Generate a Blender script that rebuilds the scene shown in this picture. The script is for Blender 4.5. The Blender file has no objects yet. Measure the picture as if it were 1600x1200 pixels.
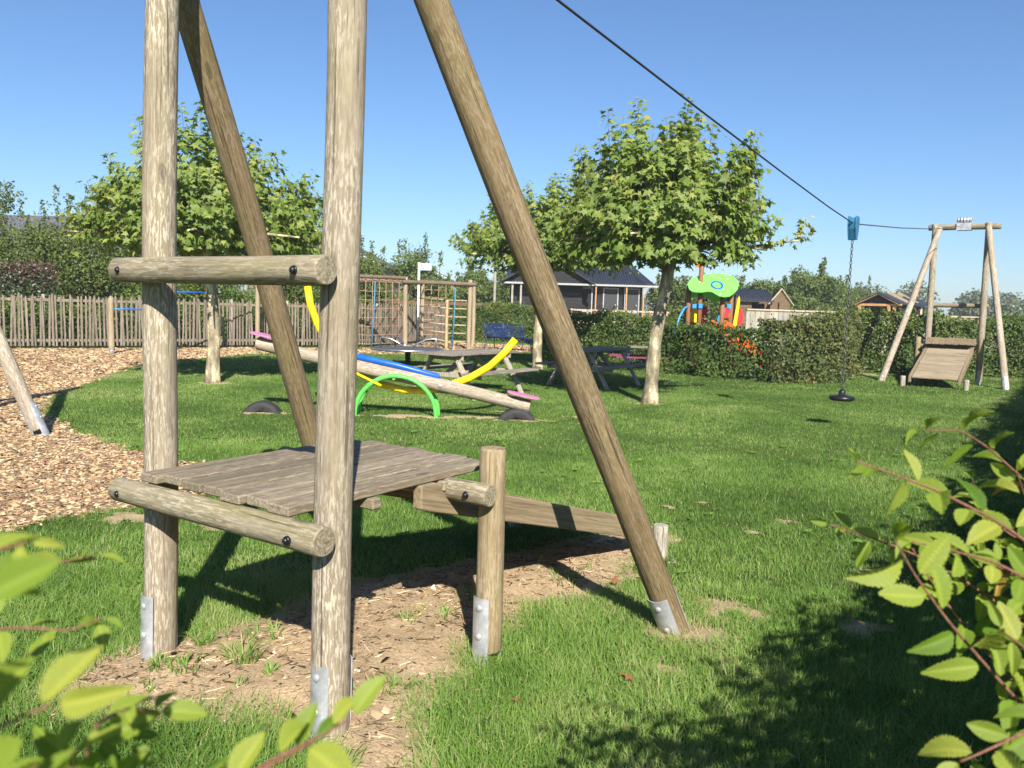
import bpy, bmesh, math, random
import numpy as np
from mathutils import Vector, Matrix, Quaternion

random.seed(11)
rng = np.random.default_rng(11)
scn = bpy.context.scene
col = scn.collection

# ------------------------------------------------------------------ camera
cam_d = bpy.data.cameras.new("Camera")
cam = bpy.data.objects.new("Camera", cam_d)
col.objects.link(cam)
scn.camera = cam
PITCH, ROLL = math.atan((600 - 478) / 1280.0), math.radians(1.7)
fw = Vector((0, math.cos(PITCH), -math.sin(PITCH)))
rt = Vector((1, 0, 0))
up = rt.cross(fw)
R_ = rt * math.cos(ROLL) + up * math.sin(ROLL)
U_ = up * math.cos(ROLL) - rt * math.sin(ROLL)
mw = Matrix((R_, U_, -fw)).transposed().to_4x4()
mw.translation = (0, 0, 1.6)
cam.matrix_world = mw
cam_d.sensor_width = 36.0
cam_d.lens = 28.8
cam_d.clip_start = 0.05
cam_d.clip_end = 3000
cam_d.dof.use_dof = True
cam_d.dof.focus_distance = 5.0
cam_d.dof.aperture_fstop = 7.0

# ------------------------------------------------------------------ light
SUN_EL, SUN_AZ = math.radians(36), math.radians(170)      # azimuth clockwise from +Y
to_sun = Vector((math.sin(SUN_AZ) * math.cos(SUN_EL), math.cos(SUN_AZ) * math.cos(SUN_EL), math.sin(SUN_EL)))
world = bpy.data.worlds.new("World")
scn.world = world
world.use_nodes = True
wn = world.node_tree
bg = wn.nodes["Background"]
sky = wn.nodes.new("ShaderNodeTexSky")
sky.sky_type = 'NISHITA'
sky.sun_disc = False
sky.sun_elevation = SUN_EL
sky.sun_rotation = SUN_AZ
sky.altitude = 0
sky.air_density = 1.0
sky.dust_density = 0.5
sky.ozone_density = 8.0
wn.links.new(sky.outputs[0], bg.inputs[0])
bg.inputs[1].default_value = 0.066
sun_d = bpy.data.lights.new("Sun", 'SUN')
sun_d.energy = 4.4
sun_d.angle = math.radians(0.5)
sun_d.color = (1.0, 0.945, 0.85)
sun = bpy.data.objects.new("Sun", sun_d)
col.objects.link(sun)
sun.rotation_euler = to_sun.to_track_quat('Z', 'Y').to_euler()
scn.view_settings.view_transform = 'Standard'
scn.view_settings.look = 'None'
scn.view_settings.gamma = 1
scn.view_settings.exposure = 1.17
cy = scn.cycles
cy.max_bounces = 6
cy.diffuse_bounces = 3
cy.glossy_bounces = 2
cy.transmission_bounces = 4
cy.transparent_max_bounces = 8
cy.sample_clamp_indirect = 6
cy.caustics_reflective = False
cy.caustics_refractive = False


# ------------------------------------------------------------------ helpers
def lin(r, g, b):
    f = lambda c: (c / 255 / 12.92) if c / 255 <= .04045 else ((c / 255 + .055) / 1.055) ** 2.4
    return (f(r), f(g), f(b), 1.0)


def tag(o, label=None, cat=None, group=None, kind=None):
    if label: o["label"] = label
    if cat: o["category"] = cat
    if group: o["group"] = group
    if kind: o["kind"] = kind
    return o


def empty(name, loc, rz=0.0, scale=1.0):
    o = bpy.data.objects.new(name, None)
    o.location = loc
    o.rotation_euler = (0, 0, rz)
    o.scale = (scale,) * 3
    o.empty_display_size = .2
    col.objects.link(o)
    return o


def copy_tree(o, parent=None):
    c = o.copy()
    col.objects.link(c)
    c.parent = parent
    for ch in list(o.children):
        copy_tree(ch, c)
    return c


class MB:
    def __init__(s):
        s.v, s.f, s.sm = [], [], []

    def add(s, vs, fs, smooth=False, M=None):
        b = len(s.v)
        for p in vs:
            p = Vector(p)
            s.v.append(M @ p if M is not None else p)
        for f in fs:
            s.f.append([b + i for i in f])
            s.sm.append(smooth)
        return s

    def box(s, c, size, M=None, rz=0.0, R=None):
        hx, hy, hz = size[0] / 2, size[1] / 2, size[2] / 2
        L = Matrix.Translation(c)
        if R is not None: L = L @ R.to_4x4()
        elif rz: L = L @ Matrix.Rotation(rz, 4, 'Z')
        if M is not None: L = M @ L
        vs = [(x, y, z) for x in (-hx, hx) for y in (-hy, hy) for z in (-hz, hz)]
        return s.add(vs, [(0, 1, 3, 2), (4, 6, 7, 5), (0, 4, 5, 1), (2, 3, 7, 6), (0, 2, 6, 4), (1, 5, 7, 3)], False, L)

    def beam(s, p0, p1, wd, ht, upv=(0, 0, 1)):
        p0, p1 = Vector(p0), Vector(p1)
        d = (p1 - p0); L = d.length; d.normalize()
        y = Vector(upv).cross(d)
        if y.length < 1e-4: y = Vector((0, 1, 0)).cross(d)
        y.normalize()
        z = d.cross(y)
        R = Matrix((d, y, z)).transposed()
        return s.box((p0 + p1) / 2, (L, wd, ht), R=R)

    def tube(s, pts, radii, n=10, cap=True):
        pts = [Vector(p) for p in pts]
        if not hasattr(radii, '__len__'): radii = [radii] * len(pts)
        vs, fs = [], []
        t0 = (pts[1] - pts[0]).normalized()
        ref = Vector((0, 0, 1)) if abs(t0.z) < .9 else Vector((1, 0, 0))
        nx = ref.cross(t0).normalized()
        for i, p in enumerate(pts):
            t = (pts[min(i + 1, len(pts) - 1)] - pts[max(i - 1, 0)]).normalized()
            nx = (nx - t * nx.dot(t)).normalized()
            ny = t.cross(nx)
            for k in range(n):
                a = 2 * math.pi * k / n
                vs.append(p + (nx * math.cos(a) + ny * math.sin(a)) * radii[i])
        for i in range(len(pts) - 1):
            for k in range(n):
                k2 = (k + 1) % n
                fs.append((i * n + k, i * n + k2, (i + 1) * n + k2, (i + 1) * n + k))
        s.add(vs, fs, True)
        if cap:
            b = len(s.v) - len(vs)
            s.f.append([b + k for k in reversed(range(n))]); s.sm.append(False)
            s.f.append([b + (len(pts) - 1) * n + k for k in range(n)]); s.sm.append(False)
        return s

    def lathe(s, prof, n=20, M=None, smooth=True, caps=True):
        vs, fs = [], []
        for r, z in prof:
            for k in range(n):
                a = 2 * math.pi * k / n
                vs.append((r * math.cos(a), r * math.sin(a), z))
        for i in range(len(prof) - 1):
            for k in range(n):
                k2 = (k + 1) % n
                fs.append((i * n + k, i * n + k2, (i + 1) * n + k2, (i + 1) * n + k))
        s.add(vs, fs, smooth, M)
        b = len(s.v) - len(vs)
        if not caps: return s
        if prof[0][0] > 1e-6: s.f.append([b + k for k in reversed(range(n))]); s.sm.append(False)
        if prof[-1][0] > 1e-6: s.f.append([b + (len(prof) - 1) * n + k for k in range(n)]); s.sm.append(False)
        return s

    def prism(s, poly, z0, z1, M=None):
        n = len(poly)
        vs = [(x, y, z0) for x, y in poly] + [(x, y, z1) for x, y in poly]
        fs = [tuple(reversed(range(n))), tuple(range(n, 2 * n))]
        fs += [(i, (i + 1) % n, n + (i + 1) % n, n + i) for i in range(n)]
        return s.add(vs, fs, False, M)

    def build(s, name, mat, parent=None, bevel=0.0, matrix=None):
        me = bpy.data.meshes.new(name)
        me.from_pydata([tuple(p) for p in s.v], [], s.f)
        me.polygons.foreach_set("use_smooth", s.sm)
        if bevel:
            bm = bmesh.new(); bm.from_mesh(me)
            es = [e for e in bm.edges if len(e.link_faces) == 2 and e.calc_face_angle(0) > .5]
            bmesh.ops.bevel(bm, geom=es, offset=bevel, segments=1, affect='EDGES', clamp_overlap=True)
            bm.to_mesh(me); bm.free()
        me.update()
        me.materials.append(mat)
        o = bpy.data.objects.new(name, me)
        col.objects.link(o)
        if parent: o.parent = parent
        if matrix is not None: o.matrix_local = matrix
        return o


def np_obj(name, V, F, mat, parent=None, attrs=None, smooth=False):
    V = np.ascontiguousarray(V, dtype=np.float32); F = np.ascontiguousarray(F, dtype=np.int32)
    me = bpy.data.meshes.new(name)
    me.vertices.add(len(V)); me.vertices.foreach_set("co", V.ravel())
    k = F.shape[1]
    me.loops.add(F.size); me.loops.foreach_set("vertex_index", F.ravel())
    me.polygons.add(len(F)); me.polygons.foreach_set("loop_start", np.arange(0, F.size, k, dtype=np.int32))
    if smooth: me.polygons.foreach_set("use_smooth", np.ones(len(F), dtype=bool))
    for n, a in (attrs or {}).items():
        at = me.attributes.new(n, 'FLOAT', 'POINT'); at.data.foreach_set("value", np.ascontiguousarray(a, dtype=np.float32))
    me.update(calc_edges=True)
    me.materials.append(mat)
    o = bpy.data.objects.new(name, me)
    col.objects.link(o)
    if parent: o.parent = parent
    return o


def nrm(a):
    return a / np.maximum(np.linalg.norm(a, axis=-1, keepdims=True), 1e-9)


def frames(t, n):
    """columns: side, tip direction t, normal"""
    t = nrm(t); n = nrm(n - t * (n * t).sum(-1, keepdims=True)); b = np.cross(t, n)
    return np.stack([b, t, n], axis=-1)


def scatter(TV, TF, M, T, S):
    """template verts/faces, frames (N,3,3), positions, scales (N,) or (N,3)"""
    S = np.asarray(S)
    if S.ndim == 1: S = S[:, None]
    V = np.einsum('nij,nkj->nki', M, TV[None] * S[:, None, :]) + T[:, None, :]
    N, K = len(T), len(TV)
    F = (TF[None] + (np.arange(N) * K)[:, None, None]).reshape(-1, TF.shape[1])
    return V.reshape(-1, 3), F


_lat = np.random.default_rng(3).random((64, 64))


def vnoise(x, y):
    x = np.asarray(x, float); y = np.asarray(y, float)
    xi, yi = np.floor(x).astype(int), np.floor(y).astype(int)
    fx, fy = x - xi, y - yi
    fx = fx * fx * (3 - 2 * fx); fy = fy * fy * (3 - 2 * fy)
    g = lambda a, b: _lat[a % 64, b % 64]
    return (g(xi, yi) * (1 - fx) + g(xi + 1, yi) * fx) * (1 - fy) + (g(xi, yi + 1) * (1 - fx) + g(xi + 1, yi + 1) * fx) * fy


def fbm(x, y, o=4):
    s, a, t = 0, .5, 0
    for i in range(o):
        s = s + a * vnoise(x * 2 ** i + 17.3 * i, y * 2 ** i + 9.1 * i); t += a; a *= .5
    return s / t


def sdf(poly, x, y):
    """signed distance to a polygon, negative inside"""
    P = np.array(poly, float); Q = np.roll(P, -1, axis=0)
    p = np.stack([x, y], -1); d = np.full(p.shape[:-1], 1e9); ins = np.zeros(p.shape[:-1], bool)
    for a, b in zip(P, Q):
        e = b - a; w = p - a
        t = np.clip((w @ e) / (e @ e), 0, 1)
        d = np.minimum(d, np.linalg.norm(w - t[..., None] * e, axis=-1))
        c = ((a[1] > y) != (b[1] > y)) & (x < (b[0] - a[0]) * (y - a[1]) / (b[1] - a[1] + 1e-12) + a[0])
        ins ^= c
    return np.where(ins, -d, d)


def sstep(a, b, x):
    t = np.clip((x - a) / (b - a), 0, 1)
    return t * t * (3 - 2 * t)


# ------------------------------------------------------------------ materials
def new_mat(name):
    m = bpy.data.materials.new(name); m.use_nodes = True
    nt = m.node_tree
    return m, nt, nt.nodes["Principled BSDF"], nt.nodes["Material Output"]


def N(nt, t, **kw):
    n = nt.nodes.new(t)
    for k, v in kw.items():
        if k in n.inputs: n.inputs[k].default_value = v
        else: setattr(n, k, v)
    return n


def ramp(nt, src, stops):
    r = nt.nodes.new("ShaderNodeValToRGB")
    e = r.color_ramp.elements
    while len(e) < len(stops): e.new(.5)
    for el, (p, c) in zip(e, stops):
        el.position = p; el.color = c if hasattr(c, '__len__') else (c, c, c, 1)
    nt.links.new(src, r.inputs[0])
    return r.outputs[0]


def mix(nt, fac, a, b, mode='MIX'):
    m = nt.nodes.new("ShaderNodeMix"); m.data_type = 'RGBA'; m.blend_type = mode
    if hasattr(fac, 'node'): nt.links.new(fac, m.inputs[0])
    else: m.inputs[0].default_value = fac
    for s, i in ((a, 6), (b, 7)):
        if hasattr(s, 'node'): nt.links.new(s, m.inputs[i])
        else: m.inputs[i].default_value = s
    return m.outputs[2]


def math_(nt, op, a, b=None):
    m = nt.nodes.new("ShaderNodeMath"); m.operation = op
    for s, i in ((a, 0), (b, 1)):
        if s is None: continue
        if hasattr(s, 'node'): nt.links.new(s, m.inputs[i])
        else: m.inputs[i].default_value = s
    return m.outputs[0]


def plain(name, c, rough=.5, metal=0.0, var=.12, scale=6.0, bump=.1, spec=.4):
    """painted / plastic / metal surface with mottling and wear in the roughness"""
    m, nt, b, out = new_mat(name)
    tc = N(nt, "ShaderNodeTexCoord")
    n1 = N(nt, "ShaderNodeTexNoise", Scale=scale, Detail=6.0, Roughness=.65)
    nt.links.new(tc.outputs["Object"], n1.inputs["Vector"])
    dark = tuple(v * (1 - var * 1.6) for v in c[:3]) + (1,)
    lite = tuple(min(1, v * (1 + var) + .01 * var) for v in c[:3]) + (1,)
    nt.links.new(ramp(nt, n1.outputs[0], [(.3, dark), (.7, lite)]), b.inputs["Base Color"])
    b.inputs["Metallic"].default_value = metal
    b.inputs["Specular IOR Level"].default_value = spec
    nt.links.new(ramp(nt, n1.outputs[0], [(.25, rough * .8), (.75, min(1, rough * 1.2))]), b.inputs["Roughness"])
    if bump:
        bp = N(nt, "ShaderNodeBump", Strength=bump, Distance=.01)
        nt.links.new(n1.outputs[0], bp.inputs["Height"]); nt.links.new(bp.outputs[0], b.inputs["Normal"])
    return m


def wood(name, dark, mid, light, flake=None, flake_amt=.5, green=None, green_amt=.5, axis='Z', fine=1.0, rough=.85, crack=.33, bump=.5):
    m, nt, b, out = new_mat(name)
    tc = N(nt, "ShaderNodeTexCoord")
    oi = N(nt, "ShaderNodeObjectInfo")
    ge = N(nt, "ShaderNodeNewGeometry")
    off = math_(nt, 'ADD', math_(nt, 'MULTIPLY', oi.outputs["Random"], 37.0), math_(nt, 'MULTIPLY', ge.outputs["Random Per Island"], 23.0))
    va = nt.nodes.new("ShaderNodeVectorMath"); va.operation = 'ADD'
    nt.links.new(tc.outputs["Object"], va.inputs[0]); nt.links.new(off, va.inputs[1])

    def nz(across, along, scale=1, detail=5, rg=.6, dist=0.0):
        mp = nt.nodes.new("ShaderNodeMapping")
        s = [across * fine] * 3; s['XYZ'.index(axis)] = along * fine
        mp.inputs["Scale"].default_value = s
        nt.links.new(va.outputs[0], mp.inputs["Vector"])
        n = N(nt, "ShaderNodeTexNoise", Scale=scale, Detail=detail, Roughness=rg, Distortion=dist)
        nt.links.new(mp.outputs[0], n.inputs["Vector"])
        return n.outputs[0]
    grain = nz(70, 3.0, detail=6)
    c = ramp(nt, grain, [(.28, dark), (.5, mid), (.74, light)])
    blot = nz(5, 1.6, detail=4)
    c = mix(nt, ramp(nt, blot, [(.35, .45), (.65, 0)]), c, mix(nt, 1.0, c, (.62, .6, .56, 1), 'MULTIPLY'))
    if green is not None:
        gm = nz(9, 1.8, detail=5)
        c = mix(nt, ramp(nt, gm, [(.48, 0), (.7, green_amt)]), c, green)
    h = grain
    if flake is not None:
        fl = nz(95, 17.0, detail=4, rg=.6)
        fb = nz(6, 1.6, detail=4)
        f = math_(nt, 'MULTIPLY', ramp(nt, fl, [(.5, 0), (.56, 1)]), ramp(nt, fb, [(.36, .12), (.6, flake_amt)]))
        c = mix(nt, f, c, flake)
        h = math_(nt, 'ADD', h, math_(nt, 'MULTIPLY', f, .35))
    ck = ramp(nt, nz(55, .9, detail=4, dist=.4), [(crack - .03, 1), (crack + .02, 0)])
    c = mix(nt, math_(nt, 'MULTIPLY', ck, .75), c, tuple(v * .3 for v in dark[:3]) + (1,))
    h = math_(nt, 'SUBTRACT', h, math_(nt, 'MULTIPLY', ck, .6))
    mk = nt.nodes.new("ShaderNodeMapping"); sk_ = [7.5] * 3; sk_['XYZ'.index(axis)] = 2.6; mk.inputs["Scale"].default_value = sk_
    nt.links.new(va.outputs[0], mk.inputs["Vector"])
    vk = N(nt, "ShaderNodeTexVoronoi", Scale=1.0); nt.links.new(mk.outputs[0], vk.inputs["Vector"])
    kn = math_(nt, 'MULTIPLY', ramp(nt, vk.outputs["Distance"], [(.05, .8), (.085, .45), (.1, .75), (.14, 0)]), ramp(nt, vk.outputs["Color"], [(.5, 0), (.52, 1)]))
    c = mix(nt, kn, c, tuple(v * .55 for v in dark[:3]) + (1,))
    tv = math_(nt, 'ADD', math_(nt, 'MULTIPLY', ge.outputs["Random Per Island"], .28), .84)
    tvc = nt.nodes.new("ShaderNodeCombineColor")
    for i in range(3): nt.links.new(tv, tvc.inputs[i])
    c = mix(nt, 1.0, c, tvc.outputs[0], 'MULTIPLY')
    nt.links.new(c, b.inputs["Base Color"])
    b.inputs["Roughness"].default_value = rough
    b.inputs["Specular IOR Level"].default_value = .25
    bp = N(nt, "ShaderNodeBump", Strength=bump, Distance=.006)
    nt.links.new(h, bp.inputs["Height"]); nt.links.new(bp.outputs[0], b.inputs["Normal"])
    return m


def leafm(name, stops, transl=.35, tcol=(1.25, 1.2, .55), gloss=.025, rough=.5, vein=False):
    """leaf: colour from the per-leaf value 'tint'; lets light through"""
    m, nt, b, out = new_mat(name)
    at = N(nt, "ShaderNodeAttribute"); at.attribute_name = "tint"
    c = ramp(nt, at.outputs["Fac"], stops)
    if vein:
        tc = N(nt, "ShaderNodeAttribute"); tc.attribute_name = "vein"
        c = mix(nt, math_(nt, 'MULTIPLY', tc.outputs["Fac"], .45), c, mix(nt, 1.0, c, (1.7, 1.5, 1.6, 1), 'MULTIPLY'))
    d = N(nt, "ShaderNodeBsdfDiffuse", Roughness=.6); t = N(nt, "ShaderNodeBsdfTranslucent"); g = N(nt, "ShaderNodeBsdfGlossy", Roughness=rough)
    nt.links.new(c, d.inputs[0])
    nt.links.new(mix(nt, 1.0, c, tuple(tcol) + (1,), 'MULTIPLY'), t.inputs[0])
    g.inputs[0].default_value = (.9, .95, .9, 1)
    m1 = N(nt, "ShaderNodeMixShader", Fac=transl); m2 = N(nt, "ShaderNodeMixShader", Fac=gloss)
    nt.links.new(d.outputs[0], m1.inputs[1]); nt.links.new(t.outputs[0], m1.inputs[2])
    nt.links.new(m1.outputs[0], m2.inputs[1]); nt.links.new(g.outputs[0], m2.inputs[2])
    nt.links.new(m2.outputs[0], out.inputs[0])
    nt.nodes.remove(b)
    return m


M_post = wood("weathered_post", lin(118, 106, 89), lin(142, 130, 111), lin(160, 148, 129), lin(190, 180, 162), .7, lin(128, 120, 82), .4, fine=1.25, crack=.37)
M_bar = wood("weathered_bar", lin(102, 93, 75), lin(132, 122, 100), lin(152, 142, 120), lin(176, 167, 147), .55, lin(112, 108, 60), .6, crack=.36)
M_brace = wood("brace_wood", lin(90, 76, 54), lin(118, 101, 74), lin(140, 123, 94), lin(166, 152, 126), .35, lin(116, 108, 64), .45, crack=.38, fine=1.5)
M_stub = wood("stub_post", lin(108, 92, 68), lin(144, 128, 98), lin(162, 147, 117), lin(186, 172, 146), .35, lin(130, 120, 74), .4)
M_deck = wood("deck_plank", lin(96, 85, 70), lin(122, 110, 92), lin(142, 130, 111), lin(168, 158, 140), .4, lin(112, 112, 80), .3, axis='X')
M_rampb = wood("ramp_beam", lin(100, 86, 66), lin(134, 118, 94), lin(154, 138, 112), None, axis='X', green=lin(120, 116, 74), green_amt=.3)
M_rampp = wood("ramp_plank", lin(122, 108, 88), lin(148, 133, 110), lin(168, 154, 132), None, axis='Y')
M_grey = wood("grey_wood", lin(104, 100, 90), lin(150, 144, 130), lin(182, 176, 162), lin(205, 200, 188), .3, axis='Z')
M_table = wood("table_wood", lin(84, 78, 70), lin(124, 116, 104), lin(158, 150, 136), lin(178, 172, 160), .2, axis='X')
M_tleg = wood("table_leg", lin(120, 112, 98), lin(160, 152, 136), lin(190, 182, 166), None, axis='Z')
M_picket = wood("picket_wood", lin(88, 78, 68), lin(128, 116, 102), lin(162, 150, 136), None, axis='Z')
M_frame = wood("frame_wood", lin(124, 106, 82), lin(158, 142, 116), lin(178, 164, 140), None, axis='Z')
M_rung = wood("rung_wood", lin(150, 130, 96), lin(178, 158, 122), lin(196, 178, 144), None, axis='X')
M_fbeam = wood("frame_beam", lin(80, 70, 58), lin(112, 98, 82), lin(138, 124, 106), None, axis='Z')
M_swing = wood("swing_wood", lin(112, 100, 84), lin(150, 137, 118), lin(174, 162, 144), lin(204, 196, 182), .5, axis='Z')
M_blackwood = wood("black_board", lin(24, 24, 25), lin(42, 42, 43), lin(60, 60, 61), None, axis='X', bump=.3)
M_brownboard = wood("brown_board", lin(74, 58, 44), lin(108, 88, 68), lin(132, 110, 88), None, axis='X')
M_newwood = wood("new_timber", lin(160, 110, 70), lin(196, 146, 100), lin(212, 168, 122), None, axis='X')
M_palewood = wood("pale_timber", lin(150, 130, 104), lin(184, 166, 140), lin(204, 190, 166), None, axis='X')
M_steel = plain("galvanised_steel", (.50, .51, .53, 1), .45, .5, .22, 14, .2)
M_bolt = plain("bolt_steel", (.3, .3, .31, 1), .35, .9, .1, 30, 0)
M_black = plain("black_plastic", (.012, .012, .014, 1), .35, 0, .1, 20, .05)
M_rubber = plain("rubber", (.028, .028, .03, 1), .75, 0, .35, 14, .4)
M_blue = plain("blue_paint", lin(24, 92, 196), .38, 0, .16)
M_bluebar = plain("blue_bar", lin(28, 104, 200), .4, 0, .06)
M_yellow = plain("yellow_paint", lin(240, 206, 16), .42, 0, .16)
M_green = plain("green_paint", lin(92, 188, 80), .45, 0, .16)
M_pink = plain("pink_plastic", lin(192, 122, 156), .55, 0, .18)
M_maroon = plain("maroon_paint", lin(120, 52, 76), .55, 0, .15)
M_navy = plain("navy_paint", lin(30, 50, 104), .4, 0, .1)
M_trolley = plain("trolley_blue", lin(46, 108, 140), .45, .1, .18)
M_chain = plain("chain_steel", (.12, .115, .11, 1), .5, .6, .2, 60, 0)
M_cable = plain("cable_steel", (.045, .045, .05, 1), .5, .4, .1, 60, 0)
M_trim = plain("grey_white_trim", (.34, .34, .34, 1), .5, 0, .08)
M_white = plain("white_paint", (.78, .78, .77, 1), .45, 0, .05)
M_sign = plain("sign_face", lin(186, 200, 212), .4, 0, .05)
M_signtext = plain("sign_ink", lin(70, 84, 100), .5, 0, .05)
M_slate = plain("slate_roof", lin(84, 84, 90), .7, 0, .14, 2.0, .3)
M_darkroof = plain("dark_roof_sheet", lin(44, 48, 58), .45, .1, .08, 3.0, .1)
M_glass = plain("dark_glass", (.02, .023, .028, 1), .12, 0, .1, 3, 0, .6)
M_wallgreen = plain("pale_wall", lin(112, 106, 88), .8, 0, .06)
M_darkpanel = plain("dark_panel", (.03, .031, .034, 1), .6, 0, .1)
M_openshade = plain("painted_opening_shade", (.012, .012, .012, 1), .9, 0, .1)  # near-black colour standing in for the shade inside openings
M_discsteel = plain("disc_plate", (.09, .088, .092, 1), .5, .3, .15, 14, .2)
M_discrim = plain("disc_rim", (.5, .5, .52, 1), .3, .9, .1, 8, 0)
M_redrope = plain("red_brown_rope", lin(172, 138, 114), .8, 0, .2, 30, .2)
M_bluerope = plain("blue_rope", lin(62, 126, 160), .8, 0, .15, 30, .2)
M_brownpost = plain("brown_post", lin(132, 92, 60), .6, 0, .1)
M_orange = plain("orange_plastic", lin(240, 106, 40), .45, 0, .05)
M_red = plain("red_plastic", lin(206, 40, 44), .45, 0, .05)
M_lime = plain("lime_panel", lin(112, 210, 84), .5, 0, .12)
M_dkgreen = plain("dark_green_panel", lin(46, 104, 36), .5, 0, .06)
M_skyblue = plain("sky_blue_plastic", lin(40, 140, 224), .4, 0, .05)
M_twig = wood("twig_bark", lin(88, 60, 48), lin(126, 88, 72), lin(150, 112, 92), None, axis='Z', fine=3)
M_bark = wood("dull_bark", lin(60, 52, 42), lin(92, 80, 66), lin(120, 108, 92), None, axis='Z', fine=.5)
M_apple = plain("apple_skin", lin(212, 196, 80), .4, 0, .15, 12, 0)


def plane_bark():
    m, nt, b, out = new_mat("plane_bark")
    tc = N(nt, "ShaderNodeTexCoord")
    mp = nt.nodes.new("ShaderNodeMapping"); mp.inputs["Scale"].default_value = (9, 9, 3.2)
    nt.links.new(tc.outputs["Object"], mp.inputs[0])
    n1 = N(nt, "ShaderNodeTexNoise", Scale=1.0, Detail=4.0, Roughness=.5); nt.links.new(mp.outputs[0], n1.inputs["Vector"])
    n2 = N(nt, "ShaderNodeTexNoise", Scale=30.0, Detail=5.0); nt.links.new(tc.outputs["Object"], n2.inputs["Vector"])
    c = ramp(nt, n1.outputs[0], [(.36, lin(104, 96, 76)), (.46, lin(142, 130, 104)), (.56, lin(166, 152, 124)), (.575, lin(206, 194, 150)), (.7, lin(216, 206, 168))])
    c = mix(nt, ramp(nt, n2.outputs[0], [(.4, .35), (.6, 0)]), c, lin(96, 88, 70))
    nt.links.new(c, b.inputs["Base Color"]); b.inputs["Roughness"].default_value = .8
    bp = N(nt, "ShaderNodeBump", Strength=.5, Distance=.02)
    nt.links.new(math_(nt, 'ADD', n1.outputs[0], n2.outputs[0]), bp.inputs["Height"]); nt.links.new(bp.outputs[0], b.inputs["Normal"])
    return m


M_planebark = plane_bark()


def ground_mat(name, stops, scale=3.0, fine=60.0, fstops=None, bump=.5, dist=.03):
    m, nt, b, out = new_mat(name)
    tc = N(nt, "ShaderNodeTexCoord")
    n1 = N(nt, "ShaderNodeTexNoise", Scale=scale, Detail=7.0, Roughness=.6); nt.links.new(tc.outputs["Object"], n1.inputs["Vector"])
    n2 = N(nt, "ShaderNodeTexNoise", Scale=fine, Detail=6.0, Roughness=.7); nt.links.new(tc.outputs["Object"], n2.inputs["Vector"])
    c = ramp(nt, n1.outputs[0], stops)
    if fstops: c = mix(nt, .55, c, ramp(nt, n2.outputs[0], fstops))
    nt.links.new(c, b.inputs["Base Color"]); b.inputs["Roughness"].default_value = .95; b.inputs["Specular IOR Level"].default_value = .1
    bp = N(nt, "ShaderNodeBump", Strength=bump, Distance=dist)
    nt.links.new(n2.outputs[0], bp.inputs["Height"]); nt.links.new(bp.outputs[0], b.inputs["Normal"])
    return m


M_field = ground_mat("field_ground", [(.35, lin(96, 108, 58)), (.55, lin(120, 128, 74)), (.7, lin(140, 134, 92))], .2, 4, None, .3, .1)
M_lawn = ground_mat("lawn_ground", [(.35, (.05, .078, .018, 1)), (.6, (.08, .105, .026, 1)), (.72, (.14, .125, .06, 1))], 2.0, 90, [(.3, (.04, .06, .014, 1)), (.7, (.11, .15, .04, 1))], .6, .03)
M_soil = ground_mat("sandy_soil", [(.3, lin(140, 116, 88)), (.5, lin(178, 152, 118)), (.7, lin(200, 176, 142))], 4.0, 70, [(.3, lin(128, 108, 82)), (.7, lin(212, 190, 156))], .8, .02)
M_chipbed = ground_mat("chip_bed", [(.3, lin(146, 118, 94)), (.5, lin(170, 142, 116)), (.7, lin(186, 160, 134))], 3.0, 45, [(.3, lin(112, 86, 64)), (.5, lin(170, 142, 114)), (.72, lin(206, 182, 152))], 1.0, .03)

G1, G2, G3, G4 = (.06, .13, .018, 1), (.136, .25, .04, 1), (.235, .355, .08, 1), (.40, .38, .18, 1)
M_grass = leafm("grass_blade", [(0, G1), (.45, G2), (.85, G3), (1, G4)], .3, (1.15, 1.15, .6), .02, .55)
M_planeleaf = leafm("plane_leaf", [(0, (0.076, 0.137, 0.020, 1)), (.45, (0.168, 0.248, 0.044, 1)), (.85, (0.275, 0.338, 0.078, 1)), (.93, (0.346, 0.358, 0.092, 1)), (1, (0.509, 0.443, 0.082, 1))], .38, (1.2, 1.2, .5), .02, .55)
M_hedgeleaf = leafm("hedge_leaf", [(0, (0.049, 0.089, 0.018, 1)), (.5, (0.094, 0.154, 0.027, 1)), (.85, (0.163, 0.219, 0.043, 1)), (1, (0.326, 0.244, 0.074, 1))], .25, (1.2, 1.2, .5), .02, .55)
M_hedgedry = leafm("hedge_leaf_dry", [(0, (0.054, 0.081, 0.022, 1)), (.4, (0.115, 0.149, 0.041, 1)), (.7, (0.216, 0.203, 0.074, 1)), (1, (0.324, 0.203, 0.095, 1))], .25, (1.2, 1.2, .5), .02, .55)
M_copper = leafm("copper_leaf", [(0, (0.031, 0.056, 0.015, 1)), (.45, (0.064, 0.101, 0.026, 1)), (.6, (0.085, 0.050, 0.031, 1)), (1, (0.117, 0.033, 0.031, 1))], .2, (1.1, 1.0, .7), .06)
M_appleleaf = leafm("apple_leaf", [(0, (0.050, 0.081, 0.015, 1)), (.5, (0.106, 0.146, 0.029, 1)), (1, (0.214, 0.235, 0.049, 1))], .25, (1.15, 1.15, .55), .02)
M_treeleaf = leafm("tree_leaf", [(0, (0.056, 0.092, 0.020, 1)), (.5, (0.113, 0.162, 0.034, 1)), (1, (0.202, 0.239, 0.054, 1))], .25, (1.15, 1.15, .55), .02)
M_hazeleaf = leafm("haze_tinted_leaf", [(0, (.06, .085, .04, 1)), (.5, (.11, .14, .07, 1)), (1, (.17, .2, .1, 1))], .25, (1.1, 1.1, .7), .05)  # far wood leaves: distance haze put into the colour, paler and greyer
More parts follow.
